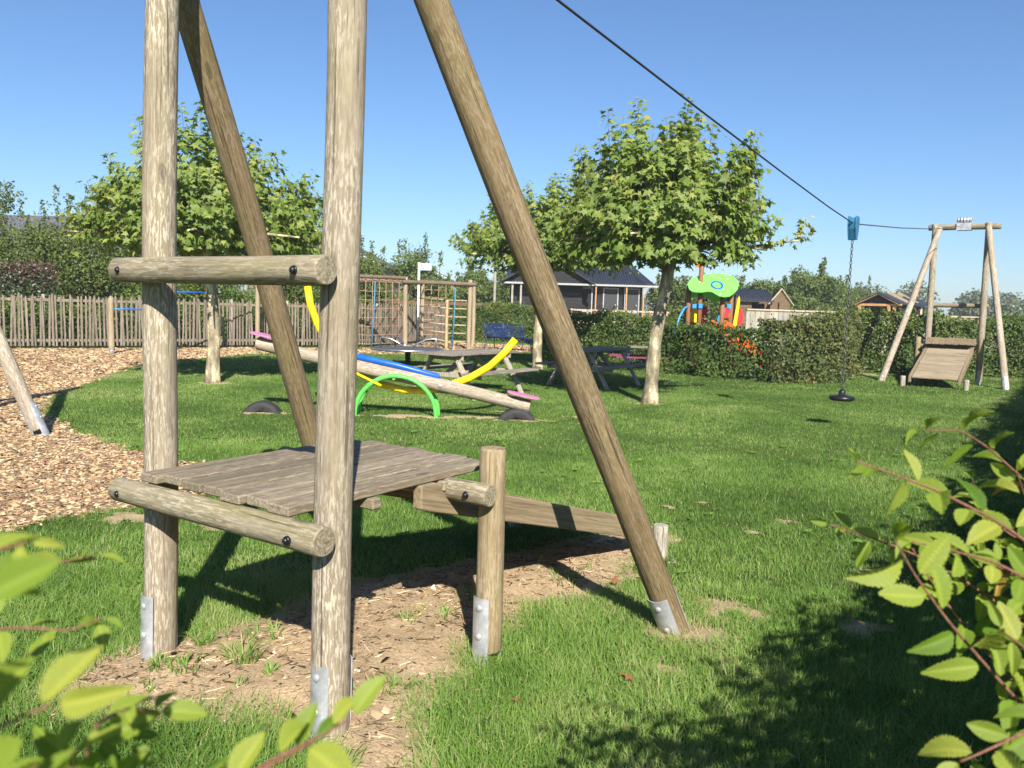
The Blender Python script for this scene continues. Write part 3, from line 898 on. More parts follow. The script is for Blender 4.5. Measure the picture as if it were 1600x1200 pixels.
# ------------------------------------------------------------------ plane trees
def plane_tree(x, y, z0, zt, R, lean, nshoot, label, seed, exps=2.4, rx=1.0, tipR=None, coff=0.0, hf=None):
    rs = np.random.default_rng(seed)
    root = empty("plane_tree", (x, y, 0))
    tag(root, label, "tree", "roof trained plane trees on the lawn")
    b = MB()
    pts, rad = [], []
    for i in range(14):
        t = i / 13
        pts.append((lean[0] * t + .03 * math.sin(t * 7 + seed), lean[1] * t + .02 * math.sin(t * 5 + seed), -.08 + (z0 + .25) * t))
        rad.append((.122 - .028 * t + (.05 * (1 - t * 8) if t < .125 else 0)) * (1 + .05 * math.sin(t * 23 + seed)))
    b.tube(pts, rad, 18)
    b.build("trunk", M_planebark, root)
    tx0, ty0 = lean
    cx, cy = lean[0] + coff, lean[1]
    br = MB(); tw = MB(); P, D, Nn, SZ, TN = [], [], [], [], []
    nl = 9
    for k in range(nl):
        a = 2 * math.pi * (k + .3 * rs.random()) / nl
        L = R * (.85 + .2 * rs.random())
        e = Vector((cx + math.cos(a) * L * rx, cy + math.sin(a) * L, z0 + .1 * rs.random()))
        m = Vector((cx, cy, z0)).lerp(e, .5) + Vector((0, 0, .12))
        br.tube([(tx0, ty0, z0 - .1), Vector((tx0, ty0, z0)).lerp(m, .5), m, e], [.045, .035, .028, .015], 7)
        br.tube([Vector((cx, cy, z0 + .15)) + Vector((math.cos(a), math.sin(a), 0)) * .1, Vector((cx + math.cos(a) * .3 * R, cy + math.sin(a) * .3 * R, z0 + .5 * (zt - z0)))], [.03, .012], 6)

    def leaves_on(p, q, n, s0, s1, down=0.0, yl=0.0):
        p = np.array(p); q = np.array(q); d = q - p
        t = ((np.arange(n) + rs.random(n)) / n) ** .85
        pos = p + d * t[:, None]
        az = np.cumsum(np.full(n, 2.4)) + rs.normal(0, .5, n)
        out = np.stack([np.cos(az), np.sin(az), rs.normal(.05 - down, .35, n)], -1)
        nr = nrm(np.stack([rs.normal(0, .45, n), rs.normal(0, .45, n), np.full(n, 1.0)], -1) + .55 * out * np.array([1, 1, 0]))
        P.append(pos + out * rs.uniform(.03, .1, (n, 1))); D.append(out + np.array([0, 0, -.35])); Nn.append(nr)
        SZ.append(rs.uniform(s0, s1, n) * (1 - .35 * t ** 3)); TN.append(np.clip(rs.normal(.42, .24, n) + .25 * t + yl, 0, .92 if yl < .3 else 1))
    for i in range(nshoot):
        r = R * math.sqrt((i + .5) / nshoot) * 1.0; a = i * 2.39996 + rs.normal(0, .15)
        px, py = cx + r * math.cos(a) * rx, cy + r * math.sin(a)
        h = (zt - z0) * (1 - (r / (R * 1.06)) ** exps) * rs.uniform(.58, 1.13)
        if hf: h *= hf(r * math.cos(a) / R)
        h = max(h, .22)
        ln = .16 * r / R
        top = (px + math.cos(a) * ln * h + rs.normal(0, .06), py + math.sin(a) * ln * h + rs.normal(0, .06), z0 + h)
        base = (px * .86 + cx * .14, py * .86 + cy * .14, z0 - .02 + .1 * rs.random())
        tw.tube([base, ((base[0] + top[0]) / 2 + rs.normal(0, .03), (base[1] + top[1]) / 2, (base[2] + top[2]) / 2), top], [.012, .007, .0025], 5)
        leaves_on(base, top, max(12, int(h / .021)), .115, .195)
        for j in range(int(h / .19) + 1):
            t = rs.random() * .8
            s = np.array(base) + (np.array(top) - np.array(base)) * t
            aa = rs.random() * 6.28; L = rs.uniform(.15, .34)
            e = s + np.array([math.cos(aa) * L, math.sin(aa) * L, L * rs.uniform(.1, .9)])
            tw.tube([tuple(s), tuple(e)], [.005, .002], 4)
            leaves_on(s, e, 9, .11, .185)
        if rs.random() < .95:
            e = np.array([px + rs.normal(0, .12), py + rs.normal(0, .12), z0 - rs.uniform(.05, .3)])
            leaves_on(base, e, 11, .11, .18, .3)
    for (tx, ty, tz, n_, yl) in (tipR or []):
        s = np.array([cx + .6 * tx, cy + .6 * ty, z0 + .05]); e = np.array([cx + tx, cy + ty, z0 + tz])
        br.tube([(tx0, ty0, z0), tuple(s), tuple(e)], [.04, .025, .012], 7)
        leaves_on(s, e, n_, .1, .17, 0, yl * .6)
        leaves_on(e, e + np.array([.02, 0, .36]), n_, .09, .15, 0, yl)
    br.build("branches", M_planebark, root)
    tw.build("twigs", M_bark, root)
    P_, D_, N_, S_, T_ = (np.concatenate(q) for q in (P, D, Nn, SZ, TN))
    rad_ = P_ - np.array([cx, cy, z0 + .35 * (zt - z0)]); rad_[:, 2] *= .6
    N_ = .95 * nrm(rad_) + .5 * N_ + rs.normal(0, .22, N_.shape)
    tv = PLV.copy()
    V, F = scatter(tv, PLF, frames(D_, N_), P_, S_)
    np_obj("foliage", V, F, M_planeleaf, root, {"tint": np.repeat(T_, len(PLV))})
    return root


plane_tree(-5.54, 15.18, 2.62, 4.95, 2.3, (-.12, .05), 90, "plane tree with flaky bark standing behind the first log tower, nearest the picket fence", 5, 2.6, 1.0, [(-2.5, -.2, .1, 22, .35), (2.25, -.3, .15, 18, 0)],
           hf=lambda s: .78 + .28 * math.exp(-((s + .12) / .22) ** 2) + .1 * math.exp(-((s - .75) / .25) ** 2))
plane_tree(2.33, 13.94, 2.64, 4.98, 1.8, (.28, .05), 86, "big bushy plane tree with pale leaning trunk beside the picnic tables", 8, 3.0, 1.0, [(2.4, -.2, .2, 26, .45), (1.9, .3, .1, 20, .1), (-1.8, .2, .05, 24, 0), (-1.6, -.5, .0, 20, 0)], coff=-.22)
plane_tree(.61, 20.96, 2.8, 5.0, 2.3, (.12, 0), 84, "smaller plane tree standing by the blue bench, half hidden by the slanting brace", 21, 2.0, 1.0, [(-2.3, -.2, .2, 24, 0)])


# ------------------------------------------------------------------ seesaw
root = empty("seesaw", (-1.62, 11.5, 0))
tag(root, "log seesaw with pink seats, yellow curved tube and green arch stand", "seesaw")
pa, pb = Vector((-1.98, 0, .975)), Vector((1.88, -.02, .20))
log("beam", pa, pb, .088, .094, M_swing, root, 22, (0, 0, 1))
d = (pb - pa).normalized(); upn = Vector((-d.z, 0, d.x)) * (1 if d.x > 0 else -1)
b = MB()
pp = [(-.56 + 0, 0, 0)]
arch = [(-.57, .0, -.12), (-.57, 0, .02)] + [(-.57 * math.cos(a), 0, .02 + .56 * math.sin(a)) for a in [math.pi * i / 22 for i in range(1, 22)]] + [(.57, 0, .02), (.57, 0, -.12)]
b.tube([(p[0], -.13, p[2]) for p in arch], .033, 12)
b.tube([(p[0], .17, p[2]) for p in arch], .033, 12)
b.tube([(-.03, -.14, .545), (-.03, .18, .545)], .022, 10)
b.build("arch_stand", M_green, root)
b = MB(); pm = pa.lerp(pb, .455)
c0 = pa.lerp(pb, .36) + upn * .135; c1 = pa.lerp(pb, .655) + upn * .115
b.tube([c0 - d * .03 - upn * .03, c0, c0.lerp(c1, .5) + upn * .012, c1, c1 + d * .03 - upn * .03], [.03, .042, .045, .042, .03], 12)
b.build("saddle_pad", M_blue, root)
for e, sgn in ((pa, -1), (pb, 1)):
    b = MB(); c = e + upn * .12 - d * sgn * .12
    R = Matrix((d, (0, 1, 0), d.cross(Vector((0, 1, 0))))).transposed()
    if R.col[2].z < 0: R = Matrix((d, (0, -1, 0), d.cross(Vector((0, -1, 0))))).transposed()
    Mx = Matrix.Translation(c) @ R.to_4x4()
    poly = [(.24 * math.copysign(abs(math.cos(a)) ** .7, math.cos(a)), .17 * math.copysign(abs(math.sin(a)) ** .7, math.sin(a))) for a in [2 * math.pi * i / 24 for i in range(24)]]
    b.prism(poly, 0, .022, Mx)
    b.build("seat", M_pink, root, bevel=.004)
yp = []
for px, pz in [(-1.31, 1.79), (-1.27, 1.54), (-1.18, 1.30), (-1.06, 1.05), (-0.85, 0.80), (-0.58, 0.59), (-0.25, 0.43), (0.07, 0.36), (0.39, 0.36), (0.71, 0.44), (1.02, 0.56), (1.29, 0.73), (1.49, 0.92), (1.65, 1.13)]:
    yp.append((px, .15, pz))
b = MB(); b.tube(yp, .052, 12)
b.tube([(-.62, .15, .6), (-.52, -.14, .585), (-.2, -.15, .44)], .02, 8)
b.build("curved_tube", M_yellow, root)
b = MB(); Mx = Matrix.Translation((.62, -.1, .46)) @ Matrix.Rotation(math.pi / 2, 4, 'X'); dome(b, Mx, .03, .02)
b.build("bolt", M_steel, root)


def half_tyre(x, y, label):
    b = MB()
    prof = [(.155, -.075), (.17, -.085), (.235, -.09), (.275, -.082), (.292, -.06), (.295, 0), (.292, .06), (.275, .082), (.235, .09), (.17, .085), (.155, .075)]
    Mx = Matrix.Translation((x, y, -.125)) @ Matrix.Rotation(math.pi / 2, 4, 'X')
    n = 48
    vs, fs = [], []
    for i, (r, z) in enumerate(prof):
        for k in range(n):
            a = 2 * math.pi * k / n
            q = r - (.006 if (3 <= i <= 7 and (k + i) % 3 == 0) else 0)
            vs.append((q * math.cos(a), q * math.sin(a), z * 1.25))
    m = len(prof)
    for i in range(m):
        for k in range(n):
            k2 = (k + 1) % n; j = (i + 1) % m
            fs.append((i * n + k, i * n + k2, j * n + k2, j * n + k))
    b.add(vs, fs, True, Mx)
    o = b.build("half_buried_tyre", M_rubber)
    return tag(o, label, "tyre", "tyres buried under the seesaw ends")


half_tyre(-3.5, 11.45, "half buried black tyre under the raised end of the seesaw")
half_tyre(.08, 11.5, "half buried black tyre under the lowered end of the seesaw")


# ------------------------------------------------------------------ picnic tables
def picnic_table(loc, rz, label):
    root = empty("picnic_table", loc, rz)
    tag(root, label, "picnic table", "grey picnic tables on the lawn")
    b = MB()
    for i in range(5): b.box((random.uniform(-.01, .01), -.31 + .155 * i, .75), (2.0, .147, .045))
    b.build("tabletop", M_table, root, bevel=.006)
    for sy in (-1, 1):
        b = MB()
        for k in range(2): b.box((0, sy * (.66 + .13 * k), .445), (2.0, .123, .042))
        b.build("bench_seat", M_table, root, bevel=.006)
    for sx in (-.72, .72):
        for sy in (-1, 1):
            b = MB(); b.beam((sx, sy * .70, -.02), (sx, sy * .24, .735), .045, .10, (1, 0, 0))
            b.build("leg", M_tleg, root, bevel=.004)
        b = MB(); b.box((sx + .05, 0, .395), (.045, 1.5, .095)); b.box((sx + .05, 0, .69), (.045, .74, .09)); b.build("cross_beam", M_tleg, root, bevel=.004)
        b = MB(); s = 1 if sx < 0 else -1
        b.beam((sx + s * .08, 0, .40), (sx + s * .60, 0, .71), .045, .09); b.build("diagonal_brace", M_tleg, root, bevel=.004)
    return root


pt = picnic_table((-.78, 14.65, 0), math.atan2(.83, .55), "grey wooden picnic table just behind the lowered end of the seesaw")
o = copy_tree(pt)
o.location = (1.72, 17.1, 0)
o["label"] = "dark topped picnic table behind the slanting brace, beside the pale leaning tree trunk"

root = empty("low_play_table", (3.35, 21.7, 0), .1)
tag(root, "low play table with maroon benches half hidden behind the leaning trunk", "table")
b = MB(); b.box((0, 0, .62), (.6, .5, .04)); b.build("tabletop", M_table, root, bevel=.005)
b = MB(); b.box((0, -.45, .36), (1.5, .25, .04)); b.box((0, .45, .36), (1.5, .25, .04)); b.build("bench_seat", M_maroon, root, bevel=.005)
for sx in (-.3, .3): b = MB(); b.box((sx, 0, .3), (.05, .06, .6)); b.box((sx, 0, .328), (.045, .9, .04)); b.build("leg", M_navy, root)

# ------------------------------------------------------------------ blue bench
root = empty("park_bench", (-.28, 29.3, 0), math.atan2(-.56, .83))
tag(root, "dark blue slatted metal park bench standing on wood chips by the hedge", "bench")
b = MB()
for i in range(7): b.box((0, -.02 - .11 * i / 6 - .05, .50 + .07 * i), (1.72, .022, .040))
b.build("backrest", M_navy, root)
b = MB()
for i in range(6): b.box((0, .03 + .082 * i, .455 - .002 * i), (1.72, .066, .028))
b.build("seat", M_navy, root)
for sx in (-.8, 0.0, .8):
    b = MB()
    b.tube([(sx, -.22, 0), (sx, -.10, .22), (sx, .0, .42), (sx, -.06, .5), (sx, -.2, .97)], .02, 8)
    b.tube([(sx, .5, 0), (sx, .42, .25), (sx, .46, .43), (sx, 0, .43)], .02, 8)
    b.build("leg_frame", M_navy, root)

# ------------------------------------------------------------------ carousel
root = empty("carousel", (-2.72, 21.2, 0))
tag(root, "round grey metal carousel disc with curved handles on a single post", "carousel")
b = MB(); b.lathe([(.07, -.1), (.07, .36), (.16, .37)], 16); b.build("post", M_black, root)
b = MB(); b.lathe([(.16, .37), (.88, .385), (.895, .40), (.895, .43), (.6, .445), (.1, .47), (.005, .475)], 40); b.build("disc", M_discsteel, root)
b = MB(); ring = [(.90 * math.cos(2 * math.pi * k / 48), .90 * math.sin(2 * math.pi * k / 48), .405) for k in range(49)]
b.tube(ring, .03, 8, False); b.build("rim", M_discrim, root)
for k in range(3):
    a = math.pi * (.02 + 2 * k / 3 * 1.0) if k else 0
    a = (0.02, 2.2, 3.1)[k]
    b = MB(); c, s = math.cos(a), math.sin(a)
    b.tube([(.12 * c, .12 * s, .46), (.25 * c, .25 * s, .56), (.45 * c, .45 * s, .66), (.66 * c, .66 * s, .69), (.72 * c, .72 * s, .69), (.72 * c, .72 * s, .42)], .024, 8)
    b.build("handle", M_discrim, root)

# ------------------------------------------------------------------ climbing frame
root = empty("climbing_frame", (-3.68, 27.8, 0))
tag(root, "wooden climbing frame with rope nets, ladder rungs and blue ropes", "climbing frame")
pA, pB, pC, pD = Vector((0, 0, 0)), Vector((2.11, 1.1, 0)), Vector((.22, 3.2, 0)), Vector((2.1, 4.2, 0))
pE, pF = Vector((-2.25, -1.2, 0)), Vector((-2.2, 2.2, 0))
Z = lambda p, z: (p.x, p.y, z)
for p in (pA, pB, pC, pD, pE, pF): log("post", Z(p, -.1), Z(p, 2.46), .078, .074, M_frame, root, 14)
ex = (pB - pA).normalized() * .22
for p, q, z in ((pA - ex * .5, pB + ex, 2.3), (pC - ex, pD + ex * .4, 2.4), (pE, pA, 2.42), (pF, pC, 2.34)): log("beam", Z(p - Vector((0, .1, 0)), z), Z(q - Vector((0, .1, 0)), z), .062, .062, M_fbeam, root, 12)
b = MB()
for i in range(7):
    t = (i + .5) / 7; b.tube([Z(pA.lerp(pB, t), 2.33), Z(pC.lerp(pD, t), 2.40)], .022, 6)
b.build("roof_rungs", M_rung, root)
b = MB()
for i in range(9):
    t = (i + .5) / 9; b.tube([Z(pE.lerp(pA, t), 2.42), Z(pF.lerp(pC, t), 2.34)], .012, 5)
for t in (.2, .5, .8): b.tube([Z(pE.lerp(pF, t), 2.38), Z(pA.lerp(pC, t), 2.38)], .012, 5)
b.build("roof_net", M_redrope, root)
b = MB(); nx, nz_ = 11, 7
for i in range(nx + 1):
    t = i / nx; b.tube([Z(pE.lerp(pA, t), .12), (pE.lerp(pA, t).x, pE.lerp(pA, t).y + .04 * math.sin(i), 1.3), Z(pE.lerp(pA, t), 2.36)], .009, 5)
for j in range(nz_):
    z = .25 + j * .29; b.tube([Z(pE, z), (pE.lerp(pA, .5).x, pE.lerp(pA, .5).y + .05, z - .05), Z(pA, z)], .009, 5)
b.build("climbing_net", M_redrope, root)
b = MB()
for i in range(4):
    t = .2 + .085 * i * 1.4; q = pA.lerp(pB, t) + Vector((0, 1.6, 0)); b.tube([Z(q, .1), Z(q, 2.3)], .009, 5)
for j in range(8):
    z = .2 + .27 * j; b.tube([Z(pA.lerp(pB, .2) + Vector((0, 1.6, 0)), z), Z(pA.lerp(pB, .56) + Vector((0, 1.6, 0)), z)], .012, 5)
b.build("rope_ladder", M_redrope, root)
pm = pB.lerp(pD, .3) + Vector((-.75, .0, 0)); pm = pA.lerp(pB, .62) + Vector((0, .6, 0))
log("ladder_post", Z(pm, -.05), Z(pm, 1.75), .055, .05, M_rung, root, 10)
for j in range(6):
    b = MB(); z = .28 + .29 * j; b.tube([Z(pm, z), Z(pB + Vector((0, .3, 0)), z)], .024, 8); b.tube([Z(pC.lerp(pA, .2), z + .05), Z(pm, z + .02)], .022, 8); b.build("rung", M_rung, root)
for q, t in ((pE.lerp(pA, .58), .1), (pA.lerp(pB, .77), -.02)):
    b = MB(); b.tube([Z(q, 2.3), (q.x - .02, q.y - .1, 1.2), (q.x - .07, q.y - .15, .05)], .022, 7); b.build("climbing_rope", M_bluerope, root)

# ------------------------------------------------------------------ turning bars
root = empty("turning_bars", (-10.76, 21.94, 0))
tag(root, "row of wooden posts with blue turning bars in front of the picket fence", "turning bars")
q0, q1 = Vector((0, 0, 0)), Vector((2.63, 4.13, 0))
hp = (1.5, 1.85, 2.2, 2.05)
for k in range(4):
    p = q0.lerp(q1, k / 3); lg = log("post", Z(p, .12), Z(p, hp[k]), .075, .07, M_frame, root, 14)
    b = MB(); b.lathe([(.06, -.2), (.07, .14)], 12); b.build("steel_foot", M_steel, lg)
for k, z in enumerate((1.2, 1.72, 2.08)):
    b = MB(); b.tube([Z(q0.lerp(q1, k / 3), z), Z(q0.lerp(q1, (k + 1) / 3), z)], .021, 8); b.build("bar", M_bluebar, root)

# ------------------------------------------------------------------ swing
root = empty("swing_frame", (-6.5, 9.0, 0))
tag(root, "leaning log leg of a swing frame with steel foot standing on wood chips", "swing frame")
for px, py, ty in ((1.3, 0, 0), (-1.3, 0, 0), (1.5, -4.2, -4.1), (-1.1, -4.2, -4.1)):
    tx = 0 if py == 0 else .25
    bs = Vector((px, py, -.02)); tp = Vector((tx, ty, 3.05)); dd = (tp - bs).normalized()
    p = log("leg", bs + dd * .1, tp + dd * .12, .078, .07, M_swing, root, 20, (1, 0, 0))
    steel_foot(p, .078, .3, -.13, half=50, sides=(0, 200))
log("top_beam", (-.06, .55, 3.1), (.3, -4.7, 3.1), .08, .08, M_swing, root, 16)


# ------------------------------------------------------------------ fences
def picket_fence(pts, h, label, sp=.105):
    root = empty("picket_fence", (pts[0][0], pts[0][1], 0))
    tag(root, label, "fence")
    o = Vector((pts[0][0], pts[0][1], 0))
    b, r = MB(), MB()
    for (x0, y0), (x1, y1) in zip(pts, pts[1:]):
        a, c = Vector((x0, y0, 0)) - o, Vector((x1, y1, 0)) - o
        L = (c - a).length; d = (c - a).normalized(); nn = Vector((d.y, -d.x, 0)); n = int(L / sp)
        ang = math.atan2(d.y, d.x)
        for i in range(n):
            p = a + d * (sp * (i + .5) + random.uniform(-.018, .018)) + nn * random.uniform(0, .02)
            hh = h + random.uniform(-.07, .06); wd = random.uniform(.042, .064)
            t1, t2 = random.gauss(0, .022), random.gauss(0, .012)
            Rm = Matrix.Rotation(ang, 3, 'Z') @ Matrix.Rotation(t1, 3, 'Y') @ Matrix.Rotation(t2, 3, 'X')
            poly = [(-wd / 2, .06), (wd / 2, .06), (wd * .48, hh - .05), (wd * .15, hh), (-wd * .15, hh), (-wd * .48, hh - .05)]
            b.prism(poly, -.012, .012, Matrix.Translation(p) @ Rm.to_4x4() @ Matrix.Rotation(math.pi / 2, 4, 'X'))
        for z in (.22, h - .14):
            r.beam(a - nn * .035 + Vector((0, 0, z)), c - nn * .035 + Vector((0, 0, z)), .03, .075)
        k = int(L / 2.2) + 1
        for i in range(k):
            p = a + d * (L * (i + .5) / k) - nn * .09
            w = MB(); w.tube([p, p + Vector((0, 0, h + .02))], .045, 8); w.build("post", M_grey, root)
    b.build("picket_slats", M_picket, root)
    r.build("rails", M_picket, root)
    return root


picket_fence([(-22, 18.2), (-14.19, 23.0), (-8.39, 27.1), (-5.24, 29.2), (-2.9, 36.6)], 1.52, "grey weathered chestnut picket fence along the wood chip play area")

root = empty("rail_fence", (-14, 33, 0))
tag(root, "brown post and rail fence seen above the pickets behind the slanting brace", "fence")
for i in range(7): b = MB(); b.box((2.2 * i, .9 * i, .9), (.11, .11, 1.8)); b.build("post", M_brownboard, root)
for z in (1.05, 1.62): b = MB(); b.beam((-1, -.45, z), (14, 5.8, z), .04, .14); b.build("rail", M_brownboard, root)


def board_fence(x0, y0, x1, y1, h, label):
    root = empty("board_fence", (x0, y0, 0)); tag(root, label, "fence")
    d = Vector((x1 - x0, y1 - y0, 0)); L = d.length; d.normalize(); n = int(L / .2)
    b = MB(); ang = math.atan2(d.y, d.x)
    for i in range(n):
        p = d * (.2 * (i + .5)); hh = h - .1 + random.uniform(-.02, .02); b.box((p.x, p.y, hh / 2), (.19, .03, hh), rz=ang)
    b.build("boards_slats", M_grey, root)
    b = MB(); b.beam((0, 0, h - .06), d * L + Vector((0, 0, h - .06)), .14, .06); b.build("cap_rail", M_palewood, root)
    return root


board_fence(9.3, 33.0, 15.6, 34.2, 1.80, "pale grey board fence behind the playhouse hedge with a flat cap rail")
board_fence(16.2, 35.0, 27.0, 34.0, 1.76, "low pale board fence behind the far log tower")


# ------------------------------------------------------------------ hedges
def hedge(name, pts, h, wd, dens, leaf, mat, label, cat="hedge", tint=(.45, .22), rag=.10, twigs=True, top_tint=0.0, tmpl=None, root=None):
    o = Vector((pts[0][0], pts[0][1], 0))
    if root is None: root = empty(name, o); tag(root, label, cat)
    else: o = Vector(root.location)
    P, Nn, Tn = [], [], []
    tw = MB()
    for (x0, y0), (x1, y1) in zip(pts, pts[1:]):
        a = np.array([x0 - o.x, y0 - o.y]); c = np.array([x1 - o.x, y1 - o.y]); L = np.linalg.norm(c - a); d = (c - a) / L; nn = np.array([d[1], -d[0]])
        per = 2 * h + wd; n = int(dens * L * per)
        s = rng.random(n) * (L + .3) - .15; q = rng.random(n) * per
        front, back = q < h, q > h + wd
        lat = np.where(front, wd / 2, np.where(back, -wd / 2, wd / 2 - (q - h)))
        z = np.where(front, q, np.where(back, per - q, h))
        nx = np.where(front, 1.0, np.where(back, -1.0, 0)); nzv = np.where(front | back, 0.15, 1.0)
        wx = s * 1.0 + x0 * 3 + y0 * 2
        bump = (fbm(wx * 1.3, z * 1.6 + np.where(back, 9, 0), 4) - .5) * .62
        dep = bump - np.abs(rng.normal(0, rag, n)) * (rng.random(n) < .75) + rng.exponential(.035, n)
        inner = rng.random(n) < .22; dep = np.where(inner, dep - rng.random(n) * wd * .6, dep)
        zz = z + np.where(nx == 0, dep + .2 * (fbm(wx * 1.1, np.full(n, 3.3), 3) - .5) * 2, 0); ll = lat + nx * dep
        tap = 1 - .12 * (zz / h); ll = ll * tap
        p = a + d * s[:, None] + nn * ll[:, None]
        P.append(np.column_stack([p, np.maximum(zz, .04)]))
        nv = np.column_stack([nn[0] * nx, nn[1] * nx, nzv]); Nn.append(nv + rng.normal(0, .55, (n, 3)))
        tn = np.clip(rng.normal(tint[0], tint[1], n) + (fbm(wx * .8, z * 1.2, 3) - .5) * .9, 0, 1)
        if top_tint: tn = np.clip(tn * .7 + top_tint * sstep(.62 * h, h, zz) * rng.random(n) * 1.4, 0, 1)
        Tn.append(tn)
        if twigs:
            for i in range(int(L / .22)):
                st = a + d * (i * .22 + random.random() * .2); zt_ = h * random.uniform(.75, 1.08)
                tw.tube([(st[0], st[1], 0), (st[0] + random.gauss(0, .08), st[1] + random.gauss(0, .08), zt_ * .5), (st[0] + random.gauss(0, .16), st[1] + random.gauss(0, .16), zt_)], [.018, .012, .004], 5)
            for i in range(int(L / .3)):
                st = a + d * (random.random() * L) + nn * random.uniform(-wd / 2, wd / 2); z_ = h * random.uniform(.96, 1.02)
                e = (st[0] + random.gauss(0, .06), st[1] + random.gauss(0, .06), z_ + random.uniform(.08, .3))
                tw.tube([(st[0], st[1], z_ - .1), e], [.006, .003], 4)
                k = 7; tt = np.linspace(.2, 1, k)[:, None]
                P.append(np.array([st[0], st[1], z_ - .1]) * (1 - tt) + np.array(e) * tt + rng.normal(0, .02, (k, 3))); Nn.append(rng.normal(0, .6, (k, 3)) + [0, -.3, .6]); Tn.append(np.clip(rng.normal(tint[0] + .15, .2, k) + top_tint * .5, 0, 1))
    P, Nn, Tn = np.concatenate(P), np.concatenate(Nn), np.concatenate(Tn)
    n = len(P)
    t = rand_unit(n) + np.array([0, 0, -.25])
    S = leaf * rng.uniform(.6, 1.25, n)
    tv, tf, tn_ = tmpl if tmpl else (DV, DF, np.zeros(4))
    V, F = scatter(tv, tf, frames(t, Nn), P, S)
    np_obj("foliage", V, F, mat, root, {"tint": np.repeat(Tn, len(tv)), "vein": np.tile(tn_, n)}, smooth=tmpl is not None)
    if twigs: tw.build("branches", M_twig, root)
    return root


hedge("hornbeam_hedge", [(-5.0, 38.8), (-1.0, 37.4), (1.5, 34.6)], 1.5, .8, 900, .085, M_hedgeleaf, "clipped green hedge behind the blue bench and climbing frame")
hedge("hornbeam_hedge", [(1.2, 24.0), (2.6, 23.4), (4.6, 22.6)], 1.42, .8, 1100, .075, M_hedgeleaf, "clipped green hedge right behind the dark topped picnic table")
hedge("hornbeam_hedge", [(1.5, 33.6), (1.3, 24.3)], 1.35, .7, 700, .085, M_hedgeleaf, "clipped green hedge running back from behind the smaller plane tree")
hedge("hornbeam_hedge", [(3.9, 21.5), (4.8, 20.2), (6.0, 19.35)], 1.24, .6, 800, .085, M_hedgeleaf, "dense dark green hedge just below the green roofed playhouse", tint=(.4, .2))
hedge("hornbeam_hedge", [(6.02, 19.3), (6.9, 19.5), (7.6, 20.1), (8.6, 21.8), (9.9, 24.3)], 1.45, .8, 1100, .085, M_hedgedry, "hedge with yellowing sunlit leaves between the playhouse and the far tower", tint=(.35, .22))
hedge("hornbeam_hedge", [(9.75, 24.6), (10.3, 23.8), (11.2, 23.4), (13.9, 23.2), (17, 22.4)], 1.6, .8, 1100, .088, M_hedgeleaf, "tall green hedge directly behind the distant log tower", rag=.14)
hedge("boundary_hedge", [(-25, 19.5), (-18, 23.0), (-15.0, 26.4)], 2.45, 1.4, 700, .095, M_copper, "tall hedge with reddish copper tips behind the picket fence", tint=(.4, .18), rag=.2, top_tint=.75)
hedge("fence_hedge", [(-15.5, 23.4), (-8.6, 28.3), (-5.5, 30.6), (-3.3, 37.0)], 1.25, .6, 600, .09, M_hedgeleaf, "loose low green hedge growing against the back of the pickets", rag=.2, twigs=False)

# near hornbeam, with real sprays
def horn_leaf(rows=31, cols=9, curl=.2, wk=1.0, bend=0.0, roll=.3):
    V, Vn = [], []
    for i in range(rows):
        t = i / (rows - 1)
        w = .265 * wk * (math.sin(math.pi * min(1, t ** .85 * .97 + .015)) ** .75)
        if t > .8: w *= 1 - .25 * (t - .8) / .2
        w *= (1.0 if i % 2 else .87) if 1 < i < rows - 1 else 1
        for j in range(cols):
            s = j / (cols - 1) * 2 - 1
            ph = (t - .42 * abs(s) * .55) * 10
            ridge = .5 + .5 * math.cos(2 * math.pi * ph)
            fold = roll * abs(s) * w * (1 + .6 * math.sin(3 * t + 5 * bend))
            z = fold + .05 * (ridge - .5) * min(1, 2.2 * abs(s)) * (1 - abs(s) * .3) - curl * t * t
            y = t - .0 * abs(s)
            V.append((s * w + bend * t * t, y + .02 * abs(s), z)); Vn.append((1.0 if abs(s) < .1 else 0) * .9 + .8 * max(0, ridge - .72) / .28)
    F = []
    for i in range(rows - 1):
        for j in range(cols - 1):
            a = i * cols + j; F.append((a, a + 1, a + cols + 1, a + cols))
    return np.array(V), np.array(F), np.array(Vn)


HL = [horn_leaf(curl=c_, wk=w_, bend=b_, roll=r_) for c_, w_, b_, r_ in ((.2, 1, .05, .3), (.45, .9, -.08, .6), (.05, 1.12, .1, .1), (.3, .8, -.12, .9), (-.12, 1.05, .04, .45))]


